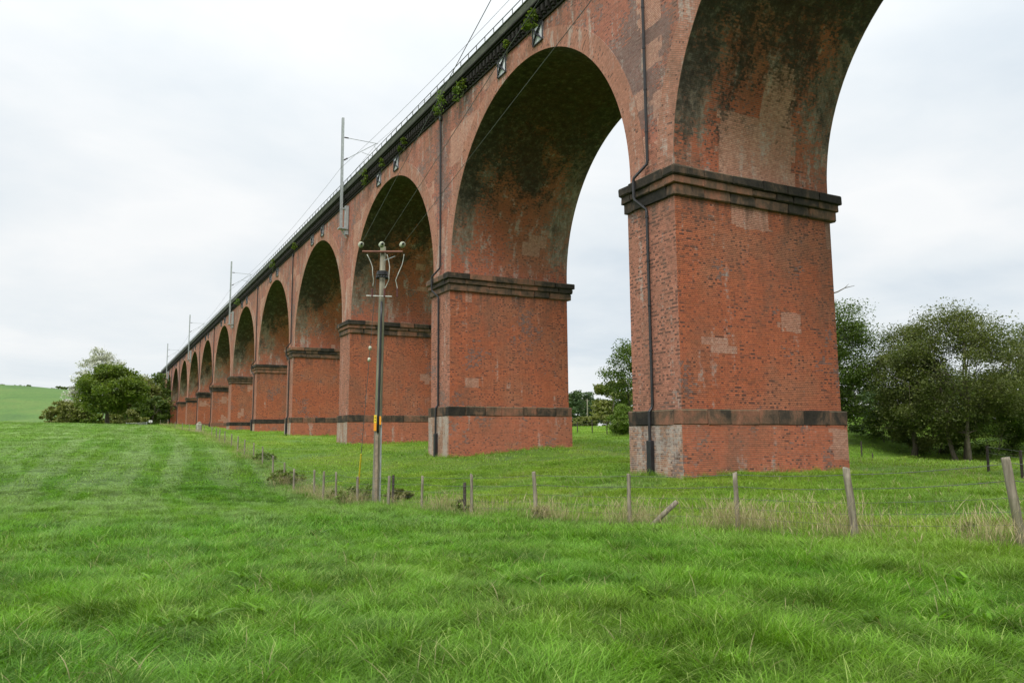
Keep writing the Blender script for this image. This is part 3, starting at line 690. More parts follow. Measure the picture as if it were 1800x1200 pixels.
def tuft_mesh(name, mat, *a, **k):
    v, f, u = blades(*a, **k); me = bpy.data.meshes.new(name); me.from_pydata(v, [], f)
    l = me.uv_layers.new(name='UVMap'); l.data.foreach_set('uv', np.array(u, np.float32).ravel()); me.materials.append(mat); return me
def scatter(name, meshes, P, rot, scl, idx, label, kind='stuff', cat='grass'):
    coll = bpy.data.collections.new(name+'_tufts')
    for i, me in enumerate(meshes): coll.objects.link(bpy.data.objects.new('%02d_tuft' % i, me))
    me = bpy.data.meshes.new(name); me.from_pydata(P.tolist(), [], [])
    for nm, ty, arr, key in (('rot', 'FLOAT_VECTOR', rot, 'vector'), ('scl', 'FLOAT_VECTOR', scl, 'vector'), ('idx', 'INT', idx, 'value')):
        at = me.attributes.new(nm, ty, 'POINT'); at.data.foreach_set(key, np.ascontiguousarray(arr).ravel())
    o = link(name, me); tag(o, label, cat, None, kind)
    gn = bpy.data.node_groups.new(name, 'GeometryNodeTree')
    gn.interface.new_socket('Geometry', in_out='INPUT', socket_type='NodeSocketGeometry'); gn.interface.new_socket('Geometry', in_out='OUTPUT', socket_type='NodeSocketGeometry')
    n, l = gn.nodes, gn.links
    gi, go = n.new('NodeGroupInput'), n.new('NodeGroupOutput'); ci = n.new('GeometryNodeCollectionInfo'); ci.inputs['Collection'].default_value = coll
    ci.inputs['Separate Children'].default_value = True; ci.inputs['Reset Children'].default_value = True
    ip = n.new('GeometryNodeInstanceOnPoints'); ip.inputs['Pick Instance'].default_value = True
    def na_(nm, ty): q = n.new('GeometryNodeInputNamedAttribute'); q.data_type = ty; q.inputs['Name'].default_value = nm; return q.outputs['Attribute']
    l.new(gi.outputs[0], ip.inputs['Points']); l.new(ci.outputs[0], ip.inputs['Instance']); l.new(na_('idx', 'INT'), ip.inputs['Instance Index'])
    l.new(na_('rot', 'FLOAT_VECTOR'), ip.inputs['Rotation']); l.new(na_('scl', 'FLOAT_VECTOR'), ip.inputs['Scale']); l.new(ip.outputs[0], go.inputs[0])
    mod = o.modifiers.new('scatter', 'NODES'); mod.node_group = gn; return o
def sector(n, r0, r1, a0=-44, a1=46, power=1.):
    u = rng.uniform(size=n); r = (r0**(2-power+0)+u*(r1**(2-power)-r0**(2-power)))**(1/(2-power)) if power != 2 else r0*(r1/r0)**u
    a = YAW+np.radians(rng.uniform(a0, a1, n)); return CAM[0]+r*np.sin(a), CAM[1]+r*np.cos(a), r
def clumpn(x, y):
    return (np.sin(x*2.1+1.7*np.sin(y*1.3))*np.sin(y*1.9+1.2*np.sin(x*1.1+2))+.6*np.sin(x*.7-y*.5+1)*np.sin(y*.9+x*.3))/1.6
near = [tuft_mesh('grass_tuft', M_GRASS, 78, .19, .07, .24, .0042, 1.05, 4, 100+i, wind=(.25, .1), radial=.65) for i in range(10)]
mid = [tuft_mesh('grass_tuft', M_GRASS, 110, .5, .09, .23, .0075, 1.0, 3, 200+i, wind=(.3, .1), radial=.4) for i in range(5)]
farm = [tuft_mesh('grass_tuft', M_GRASS, 110, 1.5, .07, .17, .020, .9, 2, 300+i) for i in range(5)]
sets = []
for meshes, off, n, r0, r1 in ((near, 0, 15500, 2.2, 15), (mid, 10, 13500, 13, 44), (farm, 15, 17000, 36, 215)):
    x, y, r = sector(n, r0, r1, power=.35 if r1 > 100 else .55)
    sets.append((x, y, r, rng.integers(0, len(meshes), n)+off))
x = np.concatenate([s[0] for s in sets]); y = np.concatenate([s[1] for s in sets]); r = np.concatenate([s[2] for s in sets]); idx = np.concatenate([s[3] for s in sets])
ky = np.mod(y, L); keep = ~((x > -.1) & (x < 9.5) & (ky > -.05) & (ky < 3.75)) & (x < 75)
keep &= ~((r > 205) & (x > -5))
x, y, r, idx = x[keep], y[keep], r[keep], idx[keep]
z = gz(x, y)-.02; cn = clumpn(x, y)
cn2 = clumpn(x*2.9+5, y*2.9-3); sc = (1+.35*cn+.65*cn2)*rng.uniform(.7, 1.3, len(x)); sc = np.clip(sc, .22, 1.9)*np.interp(r, [0, 16, 34, 44, 45, 220], [.8, .85, .75, .65, 1, 1])
rut_a, rut_b = atZ(-60, 1122, -1.6), atZ(380, 1106, -1.6)
ab = (rut_b-rut_a)[:2]; tq = np.clip(((x-rut_a[0])*ab[0]+(y-rut_a[1])*ab[1])/(ab@ab), 0, 1); dr = np.hypot(x-rut_a[0]-tq*ab[0], y-rut_a[1]-tq*ab[1]); sc *= np.where(dr < .16, .3, 1)
rot = np.stack([rng.uniform(-.12, .12, len(x)), rng.uniform(-.12, .12, len(x)), (1.2*clumpn(x*.55+9, y*.55)+2.2*clumpn(x*2.3, y*2.3+4)+rng.normal(0, 1.5, len(x)))], 1)
scl = np.stack([np.ones(len(x)), np.ones(len(x)), sc], 1)
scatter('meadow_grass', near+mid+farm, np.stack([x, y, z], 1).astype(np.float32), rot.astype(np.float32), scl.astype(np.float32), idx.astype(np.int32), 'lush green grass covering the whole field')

# ------------------------------------------------------------------ fence
m, t, b = principled('weathered_timber'); pos = t.new('ShaderNodeTexCoord').outputs['Object']
n = t.noise(t.vm('MULTIPLY', pos, (9, 9, 1.2)), 2., 6, .65); f = t.noise(pos, 3., 4, .6)
c = t.ramp(n, [(.3, (.10, .085, .06)), (.5, (.22, .19, .14)), (.7, (.34, .30, .23))]); c = t.mix(t.mapr(f, .5, .7, 0., .5), c, (.14, .15, .07))
t.put(b.inputs['Base Color'], c); b.inputs['Roughness'].default_value = .9; t.put(b.inputs['Normal'], t.bump(n, .7, .01)); M_TIMBER = m
def post_mesh(h, r, seed, sides=9, lean=(0, 0), sink=.35):
    mb = MB(); rr = random.Random(seed); zs = [-sink, 0, h*.3, h*.6, h*.85, h-.015, h+rr.uniform(-.02, .02)]
    pts = [(lean[0]*z_+rr.uniform(-.006, .006), lean[1]*z_+rr.uniform(-.006, .006), z_) for z_ in zs]
    mb.tube(pts, [r*1.08, r*1.06, r*1.03, r, r*.98, r*.97, r*.9], sides); return mb
P0 = atD(1790, 963, 10.8)
fence = empty('field_fence', (P0[0], P0[1], G(P0[0], P0[1])), 'post and wire fence of round timber posts running diagonally across the meadow', 'fence')
posts = []
extra = [(1930, 800, 968, 9.4), (2150, 790, 990, 8.2)]
for x, a, q, D in extra+[(x, a, q, D) for (x, a, q), D in zip(fence_px, fence_D)]:
    p = atD(x, q, D); g = G(p[0], p[1]); top = atD(x, a, D)[2]; posts.append((p[0], p[1], g, max(.9, top-g), x))
# farther posts of the same fence, closing on the far field edge
for i, (x, a) in enumerate([(500, 818), (480, 806), (462, 789), (446, 790), (430, 789), (418, 785), (407, 778), (395, 775), (386, 770), (380, 766), (372, 764), (359, 747), (345, 742), (333, 742), (321, 743), (308, 744), (295, 744), (282, 744)]):
    D = [43, 46, 50, 54, 58, 62, 67, 72, 77, 82, 88, 98, 104, 112, 120, 128, 136, 144][i]
    p = atD(x, a, D); g = G(p[0], p[1]); posts.append((p[0], p[1], g, 1.15, x))
leans = {1790: (-.115, .03), 1500: (-.07, .0), 829: (.0, .01), 941: (-.05, .0), 683: (.03, 0), 568: (.02, 0)}
for i, (x, y, g, h, px) in enumerate(posts):
    le = leans.get(px, (random.uniform(-.02, .02), random.uniform(-.02, .02)))
    r = .062 if px in (1790, 1500) else random.uniform(.042, .055)
    le3 = (RT[0]*le[0]+0, RT[1]*le[0])
    mb = post_mesh(h, r, i, 9, le3); mb.v = [(a+x-RT[0]*le[0]*h*.5, q+y-RT[1]*le[0]*h*.5, z_+g) for a, q, z_ in mb.v]; place(mb.build('post', M_TIMBER, None, True), fence)
for (zf, nm, rad_) in ((.98, 'barbed_wire', .0042), (.78, 'barbed_wire', .0042), (.58, 'netting_wire', .0028), (.42, 'netting_wire', .0025), (.27, 'netting_wire', .0025), (.1, 'netting_wire', .0025)):
    pts = []
    for a, q in zip(posts[:-1], posts[1:]):
        pts += sagged((a[0], a[1], a[2]+zf*min(1.2, a[3])*.98), (q[0], q[1], q[2]+zf*min(1.2, q[3])*.98), .03 if nm[0] == 'b' else .015, 6)[:-1]
    mb = MB(); mb.tube(pts, rad_, 4)
    if nm == 'barbed_wire':
        for a, q in zip(pts[:60], pts[1:61]):
            L_ = np.linalg.norm(q-a); n_ = int(L_/.16)
            for j in range(n_):
                c_ = a+(q-a)*(j+.5)/n_; v_ = np.random.default_rng(j).normal(size=3); v_ /= np.linalg.norm(v_); mb.tube([c_-v_*.02, c_+v_*.02], .003, 3)
    place(mb.build(nm, M_WIRE), fence)
mb = MB()
for a, q in list(zip(posts[:-1], posts[1:]))[:14]:
    n_ = int(math.hypot(a[0]-q[0], a[1]-q[1])/.16)
    for j in range(n_):
        f_ = (j+.5)/n_; xx, yy, zg = a[0]+(q[0]-a[0])*f_, a[1]+(q[1]-a[1])*f_, a[2]+(q[2]-a[2])*f_; mb.tube([(xx, yy, zg+.1), (xx, yy, zg+.68)], .0018, 3, False)
place(mb.build('netting_wire', M_WIRE), fence)
# leaning broken post by the fence, and a few old stakes
a_ = atD(1145, 925, 17.0); b_ = atD(1190, 881, 16.9)
mb = MB(); d_ = b_-a_; mb.tube([a_-d_*.15, a_, a_+d_*.4+np.array([.01, 0, .02]), b_], [.062, .06, .056, .052], 10)
tag(mb.build('broken_post', M_TIMBER, None, True), 'old broken timber post leaning over in the dry grass at the fence', 'post')
for (x, a, q, D, lab) in ((817, 848, 900, 23.2, 'short dark stake standing just left of a tall fence post'), (691, 835, 870, 29, 'short dark stump post beside the utility pole foot'),
                          (1515, 776, 803, 57, 'dark stake on the grass right of the nearest pier'), (1534, 796, 806, 56, 'very low dark stump on the grass below the bank')):
    p = atD(x, q, D); g = G(p[0], p[1]); h = max(.3, atD(x, a, D)[2]-g); o = post_mesh(h, .05, int(x), 7).build('stake', simple('dark_timber', (.05, .04, .032), .9, .3, 9), None, True); o.location = (p[0], p[1], g)
    tag(o, lab, 'stake')
# dark old fence beyond the arch and by the right trees
def small_fence(pxs, D0, D1, h, label, mat):
    ps = []
    for i, (x, y) in enumerate(pxs): D = D0+(D1-D0)*i/max(1, len(pxs)-1); p = atD(x, y, D); ps.append((p[0], p[1], G(p[0], p[1])))
    rt = empty('wire_fence', ps[0], label, 'fence')
    for i, p in enumerate(ps): mb = post_mesh(h, .055, 70+i, 7); mb.v = [(a+p[0], q+p[1], z_+p[2]) for a, q, z_ in mb.v]; place(mb.build('post', mat), rt)
    for zf in (.45, .75, .97):
        mb = MB(); mb.tube([(p[0], p[1], p[2]+h*zf) for p in ps], .006, 4); place(mb.build('wire', M_WIRE), rt)
MDT = simple('dark_post_timber', (.06, .05, .04), .9, .3, 9)
small_fence([(985, 757), (1015, 757), (1041, 757), (1067, 757), (1098, 759), (1130, 762), (1170, 765)], 88, 70, 1.3, 'thin dark wire fence in the field seen between the two nearest piers', MDT)
small_fence([(1738, 826), (1797, 836), (1870, 850)], 34, 26, 1.15, 'wire fence in front of the trees on the right', MDT)

# ------------------------------------------------------------------ utility pole
PD = 29.5; pb = atD(661, 872, PD); PXY = (pb[0], pb[1]); PG = G(*PXY)
pole = empty('utility_pole', (PXY[0], PXY[1], PG), 'tall wooden utility pole with three glass insulators and yellow warning plates', 'utility pole')
px_, py_ = PXY; ca = np.array([RT[0], RT[1], 0]); ca /= np.linalg.norm(ca); cb_ = np.array([-ca[1], ca[0], 0])    # crossarm direction, away direction
ztop = atD(669, 420, PD)[2]
m, t, b = principled('pole_timber'); pos = t.new('ShaderNodeTexCoord').outputs['Object']
n = t.noise(t.vm('MULTIPLY', pos, (8, 8, .5)), 2., 6, .65); f = t.noise(t.vm('MULTIPLY', pos, (1, 1, .35)), 1.5, 5, .6)
c = t.ramp(n, [(.3, (.09, .08, .055)), (.5, (.18, .165, .12)), (.7, (.30, .275, .2))]); c = t.mix(t.mapr(f, .45, .65, 0., .6), c, (.10, .14, .06))
t.put(b.inputs['Base Color'], c); b.inputs['Roughness'].default_value = .9; t.put(b.inputs['Normal'], t.bump(n, .6, .01)); M_POLE = m
def PW(a, bq, z): return np.array([px_, py_, 0])+ca*a+cb_*bq+np.array([0, 0, z])
def pp(mb, name, mat, smooth=False, par=None): return place(mb.build(name, mat, None, smooth), pole)
lean_ = (668-661)/F*PD
mb = MB(); zs = [PG-.5, PG, PG+2.5, PG+5, PG+7.4, ztop]; mb.tube([PW(lean_*(z_-PG)/(ztop-PG), 0, z_) for z_ in zs], [.165, .16, .145, .13, .117, .107], 14); pp(mb, 'shaft', M_POLE, True)
def ax(z_): return lean_*(z_-PG)/(ztop-PG)
def pxz(x, y): q = atD(x, y, PD); return (q-np.array([px_, py_, 0]))@ca, q[2]
M_RUST = simple('rusty_steel', (.16, .06, .035), .8, .3, 8); M_GLASS = simple('pale_green_glass', (.50, .53, .40), .15, .15, 20)
zarm = pxz(671, 431)[1]
mb = MB(); c0 = PW(ax(zarm)-.78, -.16, zarm); c1 = PW(ax(zarm)+.78, -.16, zarm-.02); mb.tube([c0, c1], .05, 4); pp(mb, 'crossarm', M_RUST)
mb = MB(); mb.tube([PW(ax(zarm)+.05, -.15, zarm-.36), PW(ax(zarm)+.5, -.16, zarm-.18)], .016, 5); mb.tube([PW(ax(zarm)-.05, .12, zarm-.3), PW(ax(zarm)+.0, .2, zarm+.16)], .016, 5); pp(mb, 'arm_brace', M_GALV)
# conductors: from each insulator towards and over the viewer
ends = []
for i, (ix, tx) in enumerate(((635, 863), (671, 948), (707, 1040))):
    A = atD(ix, 431, PD)-cb_*.16-np.array([0, 0, .06]); T_ = atZ(tx, 0, 7.45); dirn = T_-A; dirn[2] = 0; dn_ = dirn/np.linalg.norm(dirn)
    mb = MB()
    # string of glass discs lying in line with the wire
    for j in range(2): mb.lathe([(.05, 0), (.10, .015), (.105, .03), (.085, .04), (.07, .025), (.045, .05), (.04, .07)], A+dn_*(.08+.11*j), tuple(dn_), 18)
    pp(mb, 'insulator', M_GLASS, True)
    mb = MB(); mb.lathe([(.02, -.1), (.035, -.08), (.035, .24), (.045, .27), (.045, .33), (.02, .36)], A, tuple(dn_), 8); pp(mb, 'insulator_cap', M_CAST)
    E = A+dn_*72; E[2] = 7.9; a2 = A+dn_*.45
    # sag chosen so that the wire passes its measured sky point
    tt = np.linalg.norm((T_-A)[:2])/72; lin = A[2]+(E[2]-A[2])*tt; sag = (lin-7.45)/(4*tt*(1-tt)); sag = min(max(sag, -.1), .9)
    wire('overhead_wire', sagged(a2, E, sag, 26), .0075, ['overhead wire from the left insulator of the wooden pole, crossing the open sky', 'overhead wire from the middle insulator of the wooden pole', 'overhead wire from the right insulator, crossing in front of the big arch crown'][i], 'wire', 'overhead wires leaving the pole')
    # white jumper lead hanging down to the lower arm
    jp = [[(638, 438), (648, 462), (650, 482), (648, 496)], [(674, 438), (679, 462), (678, 484), (670, 500)], [(705, 438), (701, 458), (690, 485), (693, 504)]][i]
    pts = [PW(pxz(*q)[0], -.32+.05*j, pxz(*q)[1]) for j, q in enumerate(jp)]
    # smooth it
    P_ = np.array(pts); tt_ = np.linspace(0, 3, 16); pts = [np.array([np.interp(v_, range(4), P_[:, c_])+(.02*math.sin(v_*3)) for c_ in range(3)]) for v_ in tt_]
    mb = MB(); mb.tube(pts, .016, 6); pp(mb, 'jumper_lead', simple('pale_cable', (.42, .42, .38), .6), True)
az, zz_ = pxz(670, 514)
mb = MB(); mb.tube([PW(-.56+ax(zz_), -.22, zz_+.02), PW(.42+ax(zz_), -.22, zz_-.02)], .022, 6); pp(mb, 'lower_arm', simple('pale_steel', (.5, .48, .44), .6))
for xx in (648, 670, 693):
    a_, z1 = pxz(xx, 500); _, z0 = pxz(xx, 516); mb = MB(); mb.lathe([(.02, 0), (.035, .03), (.035, .30), (.045, .33), (.02, .36)], PW(a_, -.22, z0-.02), (0, 0, 1), 8); pp(mb, 'surge_arrester', simple('brown_porcelain', (.10, .025, .02), .3))
# anti-climbing collar
_, zc_ = pxz(668, 472); mb = MB(); mb.lathe([(.14, 0), (.21, .02), (.21, .16), (.15, .18)], PW(ax(zc_), 0, zc_-.05), (0, 0, 1), 16)
for j in range(12): th = j*math.pi/6; v_ = ca*math.cos(th)+cb_*math.sin(th); c_ = PW(ax(zc_), 0, zc_-.12)+v_*.18; mb.lathe([(.03, 0), (.05, .02), (.05, .05), (.03, .07)], c_, tuple(v_), 8)
pp(mb, 'anti_climb_collar', M_CAST)
# cable down the pole, guard, plates
mb = MB(); mb.tube([PW(ax(z_)+.02, -.17+.035*(z_-PG)/9, z_) for z_ in np.linspace(zz_-.2, PG+2.7, 8)], .042, 8); pp(mb, 'cable', M_CAST, True)
mb = MB(); mb.box((-.055, -.03, 0), (.055, .03, 2.6), .01); R_ = np.array([ca, -cb_, [0, 0, 1]]).T
def orient(mb, o): mb.v = [tuple(R_@np.array(v_)+o) for v_ in mb.v]
orient(mb, PW(.03, -.19, PG)); pp(mb, 'cable_guard', simple('guard_wood', (.26, .2, .14), .8))
mb = MB(); mb.tube([PW(.15, -.06, PG), PW(.15+.02, -.06, PG+3.1)], .035, 6); pp(mb, 'guard_pipe', M_GALV)
M_YEL = simple('yellow_plate', (.75, .52, .02), .5, .06); M_ORG = simple('orange_plate', (.78, .30, .01), .5, .06)
def plate(x, ya, yb_, mat, name, w=.10, da=0.):
    a_, za = pxz(x, ya); _, zb2 = pxz(x, yb_); mb = MB(); mb.box((-w/2, -.006, 0), (w/2, .006, za-zb2), .003); orient(mb, PW(a_, -.17+da, zb2)); return pp(mb, name, mat)
plate(658, 729, 743, M_YEL, 'warning_plate'); plate(658, 743.5, 757, M_ORG, 'warning_plate'); plate(667, 731, 746, M_ORG, 'number_plate', .07)
for xx, yy in ((658, 733), (658, 738)):
    a_, z_ = pxz(xx, yy); mb = MB(); mb.v = []; mb.face([(-.03, 0, -.03), (.03, 0, -.03), (0, 0, .03)]); orient(mb, PW(a_, -.18, z_)); pp(mb, 'danger_mark', M_CAST)
# stay wire with yellow guard
sb = atD(628, 868, 33); sbg = G(sb[0], sb[1]); stop_ = PW(-.1, 0, pxz(662, 470)[1])
mb = MB(); mb.tube([(sb[0], sb[1], sbg), stop_], .012, 5); pp(mb, 'stay_wire', M_WIRE)
d_ = stop_-np.array([sb[0], sb[1], sbg]); Ld = np.linalg.norm(d_)
mb = MB(); mb.tube([np.array([sb[0], sb[1], sbg])+d_*.02, np.array([sb[0], sb[1], sbg])+d_*.22], .035, 6); pp(mb, 'stay_guard', simple('yellow_plastic', (.62, .5, .03), .5))
for f_ in (.63, .68): mb = MB(); mb.lathe([(.02, 0), (.06, .03), (.06, .14), (.02, .17)], np.array([sb[0], sb[1], sbg])+d_*f_, tuple(d_/Ld), 8); pp(mb, 'stay_insulator', M_GLASS, True)
# distant pole and field-edge things
p = atD(1033, 742, 170); g = G(p[0], p[1]); mb = MB(); mb.tube([(0, 0, -.4), (0, 0, 6.2)], [.14, .1], 8); mb.tube([(-.6, 0, 5.9), (.6, 0, 5.9)], .05, 4); o = mb.build('far_utility_pole', M_POLE, None, True); o.location = (p[0], p[1], g); tag(o, 'small pale pole in front of the distant wood between the nearest piers', 'utility pole')
p = atD(350, 757, 108); g = G(p[0], p[1]); mb = MB(); mb.box((-.38, -.3, -.3), (.34, .3, 1.35), .16); mb.box((-.2, -.28, 1.3), (.2, .28, 1.5), .1); o = mb.build('stone_gatepost', simple('pale_stone', (.30, .28, .23), .9, .3, 3, 0, .5)); o.location = (p[0], p[1], g); tag(o, 'stout pale grey stone standing at the far bend of the fence', 'gatepost')
p = atD(264, 752, 165); g = G(p[0], p[1]); mb = post_mesh(1.5, .06, 5, 7); o = mb.build('notice_post', M_TIMBER); o.location = (p[0], p[1], g); tag(o, 'far post with a small white board at the field edge', 'sign')
mb = MB(); mb.box((-.35, -.03, 1.1), (.35, -.0, 1.6), .01); q_ = mb.build('board', simple('white_board', (.75, .75, .75), .5)); q_.parent = o
p = atD(222, 748, 172); q = atD(258, 748, 168); g1, g2 = G(p[0], p[1]), G(q[0], q[1])
gt = empty('field_gate', (p[0], p[1], g1), 'grey metal field gate at the far field edge below the trees', 'gate')
for f_ in (0, 1): mb = MB(); c_ = np.array([p[0], p[1], g1])*(1-f_)+np.array([q[0], q[1], g2])*f_; mb.tube([c_, c_+np.array([0, 0, 1.3])], .08, 6); place(mb.build('gate_post', M_GALV), gt)
for zf in (.2, .42, .64, .86, 1.1): mb = MB(); mb.tube([(p[0], p[1], g1+zf), (q[0], q[1], g2+zf)], .035, 5); place(mb.build('bar', M_GALV), gt)

# ------------------------------------------------------------------ trees
def folmat(name, c1, c2, c3, trans=.3):
    def fn(t, pos):
        a = t.noise(pos, .45, 4, .6); u, v, _ = t.sep(t.new('ShaderNodeUVMap', uv_map='UVMap').outputs[0])
        c = t.mix(t.mapr(a, .35, .65), c1, c2); c = t.mix(t.m('MULTIPLY', t.mapr(u, .6, 1.), .7), c, c3); return t.vm('SCALE', c, sc=t.mapr(u, 0., 1., .7, 1.25, False))
    return leafmat(name, fn, trans, .55, .25)
F_OAK = folmat('oak_leaves', (.085, .135, .018), (.125, .18, .024), (.18, .22, .035), .38)
F_DARK = folmat('dark_leaves', (.062, .105, .02), (.09, .14, .024), (.12, .165, .03), .38)
F_OLIVE = folmat('olive_leaves', (.14, .165, .04), (.18, .195, .055), (.21, .21, .08), .38)
F_GREY = folmat('willow_leaves', (.40, .41, .36), (.50, .51, .45), (.58, .59, .54), .22)
F_HAW = folmat('hawthorn_leaves', (.085, .115, .03), (.12, .145, .038), (.165, .175, .06), .38)
F_FRESH = folmat('fresh_leaves', (.11, .19, .03), (.15, .23, .04), (.2, .26, .06))
F_FAR = folmat('far_leaves', (.055, .095, .04), (.075, .12, .045), (.09, .13, .05))
m, t, b = principled('bark'); pos = t.new('ShaderNodeTexCoord').outputs['Object']; n = t.noise(t.vm('MULTIPLY', pos, (4, 4, .8)), 2., 6, .7)
t.put(b.inputs['Base Color'], t.ramp(n, [(.3, (.06, .05, .035)), (.7, (.17, .145, .11))])); b.inputs['Roughness'].default_value = .95; t.put(b.inputs['Normal'], t.bump(n, .8, .03)); M_BARK = m
def leaf_mesh(C_, size, seed, aspect=1.6, droop=0.):
    r = np.random.default_rng(seed); n = len(C_)
    nrm = r.normal(size=(n, 3)); nrm[:, 2] = np.abs(nrm[:, 2])+.4; nrm /= np.linalg.norm(nrm, axis=1)[:, None]
    a = np.cross(nrm, r.normal(size=(n, 3))); a /= np.linalg.norm(a, axis=1)[:, None]; bq = np.cross(nrm, a)
    s = size*r.uniform(.6, 1.35, n)[:, None]; a = a*s*.5*aspect; bq = bq*s*.5; a[:, 2] -= droop*s[:, 0]
    V_ = np.stack([C_-a, C_-bq*.9, C_+a, C_+bq*.9], 1).reshape(-1, 3)
    me = bpy.data.meshes.new('crown'); me.vertices.add(4*n); me.vertices.foreach_set('co', V_.astype(np.float32).ravel())
    me.loops.add(4*n); me.loops.foreach_set('vertex_index', np.arange(4*n, dtype=np.int32)); me.polygons.add(n)
    me.polygons.foreach_set('loop_start', np.arange(0, 4*n, 4, dtype=np.int32)); me.polygons.foreach_set('loop_total', np.full(n, 4, np.int32))
    u = np.repeat(r.uniform(size=n), 4); l = me.uv_layers.new(name='UVMap'); l.data.foreach_set('uv', np.stack([u, u], 1).astype(np.float32).ravel()); me.update(); return me
M_STEM = simple('green_stem', (.09, .12, .035), .8, .3, 8)
def tree(name, label, cat, xy, H, Wd, mat, leaves=16000, lsize=.12, clumps=150, base=.25, trunk=.22, stems=1, group=None, seed=0, gapy=.0, spread=1., top=.0, depth=None, zg=None, bare=0, crown_name='crown', shape=1.0, clr=.085):
    r = np.random.default_rng(seed); g = G(*xy) if zg is None else zg
    rt = empty(name, (xy[0], xy[1], g), label, cat, group)
    dp = depth or Wd; mbt = MB(); tips = []
    lob = r.normal(size=(9, 3)); lob /= np.linalg.norm(lob, axis=1)[:, None]; lamp = r.uniform(-.22, .30, 9)
    def env(dv):   # envelope radius factor by direction: lumpy outline
        return 1+sum(la*max(0, float(dv@lo))**3 for lo, la in zip(lob, lamp))
    cz = H*(base+(1-base)*.5); hz = H*(1-base)*.5
    clc = []
    while len(clc) < clumps:
        v = r.normal(size=3); v /= np.linalg.norm(v); f = r.uniform(.35, 1.)**.55*env(v)
        zf = v[2]*f; taper = 1-.35*max(0, zf)*shape+.12*min(0, zf)
        p = np.array([v[0]*f*Wd/2*taper, v[1]*f*dp/2*taper, cz+zf*hz])
        if p[2] < H*base*.6: continue
        clc.append(p)
    clc = np.array(clc)
    # trunk(s)
    stem_paths = []
    for s in range(stems):
        th = r.uniform(0, 6.28); off = 0 if stems == 1 else trunk*1.4; b0 = np.array([off*math.cos(th+s*2.1), off*math.sin(th+s*2.1), -.4])
        ld = np.array([math.cos(th+s*2.1), math.sin(th+s*2.1), 0])*(Wd*.14 if stems > 1 else Wd*.03)
        pts = []; nseg = 8; wob = np.zeros(3)
        for i in range(nseg+1):
            f = i/nseg; wob = wob+r.normal(size=3)*np.array([1, 1, 0])*H*.012
            pts.append(b0+ld*f**.8*1.3+wob+np.array([0, 0, H*.84*f]))
        rd = [trunk*(1 if stems == 1 else .62)*(1-.86*(i/nseg)**.9)*(1.25 if i == 0 else 1) for i in range(nseg+1)]
        mbt.tube(pts, rd, 8); stem_paths.append((np.array(pts), rd))
    # limbs to clumps: choose limb anchors on a stem, then a few clumps share each limb
    nl = max(6, clumps//9); order = r.permutation(clumps)[:nl]; limb_pts = []
    for j in order:
        c_ = clc[j]; pts, rd = stem_paths[r.integers(0, len(stem_paths))]
        zt = np.clip(c_[2]*.55+H*.05*r.normal(), H*base*.45, H*.75); i = int(np.clip(np.searchsorted(pts[:, 2], zt), 1, len(pts)-2))
        a = pts[i]; mid_ = a*.5+c_*.5+np.array([0, 0, H*.03])+r.normal(size=3)*H*.02
        path = [a, a*.75+mid_*.25+np.array([0, 0, H*.01]), mid_, mid_*.4+c_*.6, c_]
        r0 = rd[i]*.5; mbt.tube(path, [r0, r0*.8, r0*.55, r0*.35, r0*.15], 6); limb_pts += [(path[2], r0*.5), (path[3], r0*.33)]
    LP_ = np.array([q[0] for q in limb_pts])
    for j, c_ in enumerate(clc):
        dd = np.linalg.norm(LP_-c_, axis=1); i = int(np.argmin(dd)); a, r0 = limb_pts[i]
        if dd[i] < .1: continue
        mid_ = (a+c_)/2+r.normal(size=3)*dd[i]*.12; mbt.tube([a, mid_, c_], [max(.012, r0*.55), max(.009, r0*.3), .006], 4)
        for q in range(bare):
            e = c_+r.normal(size=3)*H*.05+np.array([0, 0, H*.05]); mbt.tube([c_, e], [.012, .004], 3)
    mbt.v = [(a+xy[0], q+xy[1], z_+g) for a, q, z_ in mbt.v]; place(mbt.build('stem' if cat == 'plant' else 'trunk', M_STEM if cat == 'plant' else M_BARK, None, True), rt)
    per = r.dirichlet(np.ones(clumps)*3)*leaves; L_ = []
    for c_, n_ in zip(clc, per):
        n_ = int(n_)+1; rc = H*clr*r.uniform(.6, 1.4); v = np.clip(r.normal(size=(n_, 3)), -1.7, 1.7)*np.array([1, 1, .62])*rc*.62; L_.append(c_+v)
    C_ = np.concatenate(L_); C_ = C_[C_[:, 2] > .15]
    me = leaf_mesh(C_, lsize, seed+1); me.materials.append(mat); o = link(crown_name, me); o.parent = rt
    return rt
def at(x, D): p = atD(x, 775, D); return (p[0], p[1])
# right-hand group beyond the nearest pier
tree('hawthorn_tree', 'big many-stemmed hawthorn with twisting pale trunks, farthest right of the trees', 'tree', at(1690, 58), 11.4, 9.6, F_HAW, 58000, .10, 250, .12, .30, 4, seed=3, bare=1)
tree('hawthorn_tree', 'narrower olive tree on a straight trunk, left of the big many-stemmed tree', 'tree', at(1602, 62), 10.2, 6.4, F_HAW, 36000, .10, 160, .14, .24, 1, seed=12, bare=1)
tree('ash_tree', 'dark leafy tree half hidden by the right edge of the nearest pier', 'tree', at(1480, 64), 12.4, 6.6, F_DARK, 40000, .11, 150, .10, .28, 1, seed=21)
tree('ash_tree', 'airy tree whose crown shows left of the nearest pier', 'tree', at(1122, 80), 9.2, 7.4, F_DARK, 10500, .15, 110, .28, .2, 2, seed=33, bare=1)
tree('hawthorn_tree', 'tree at the right edge of the view, partly cut off', 'tree', at(1830, 60), 9.6, 9, F_HAW, 36000, .10, 170, .08, .22, 3, seed=44)
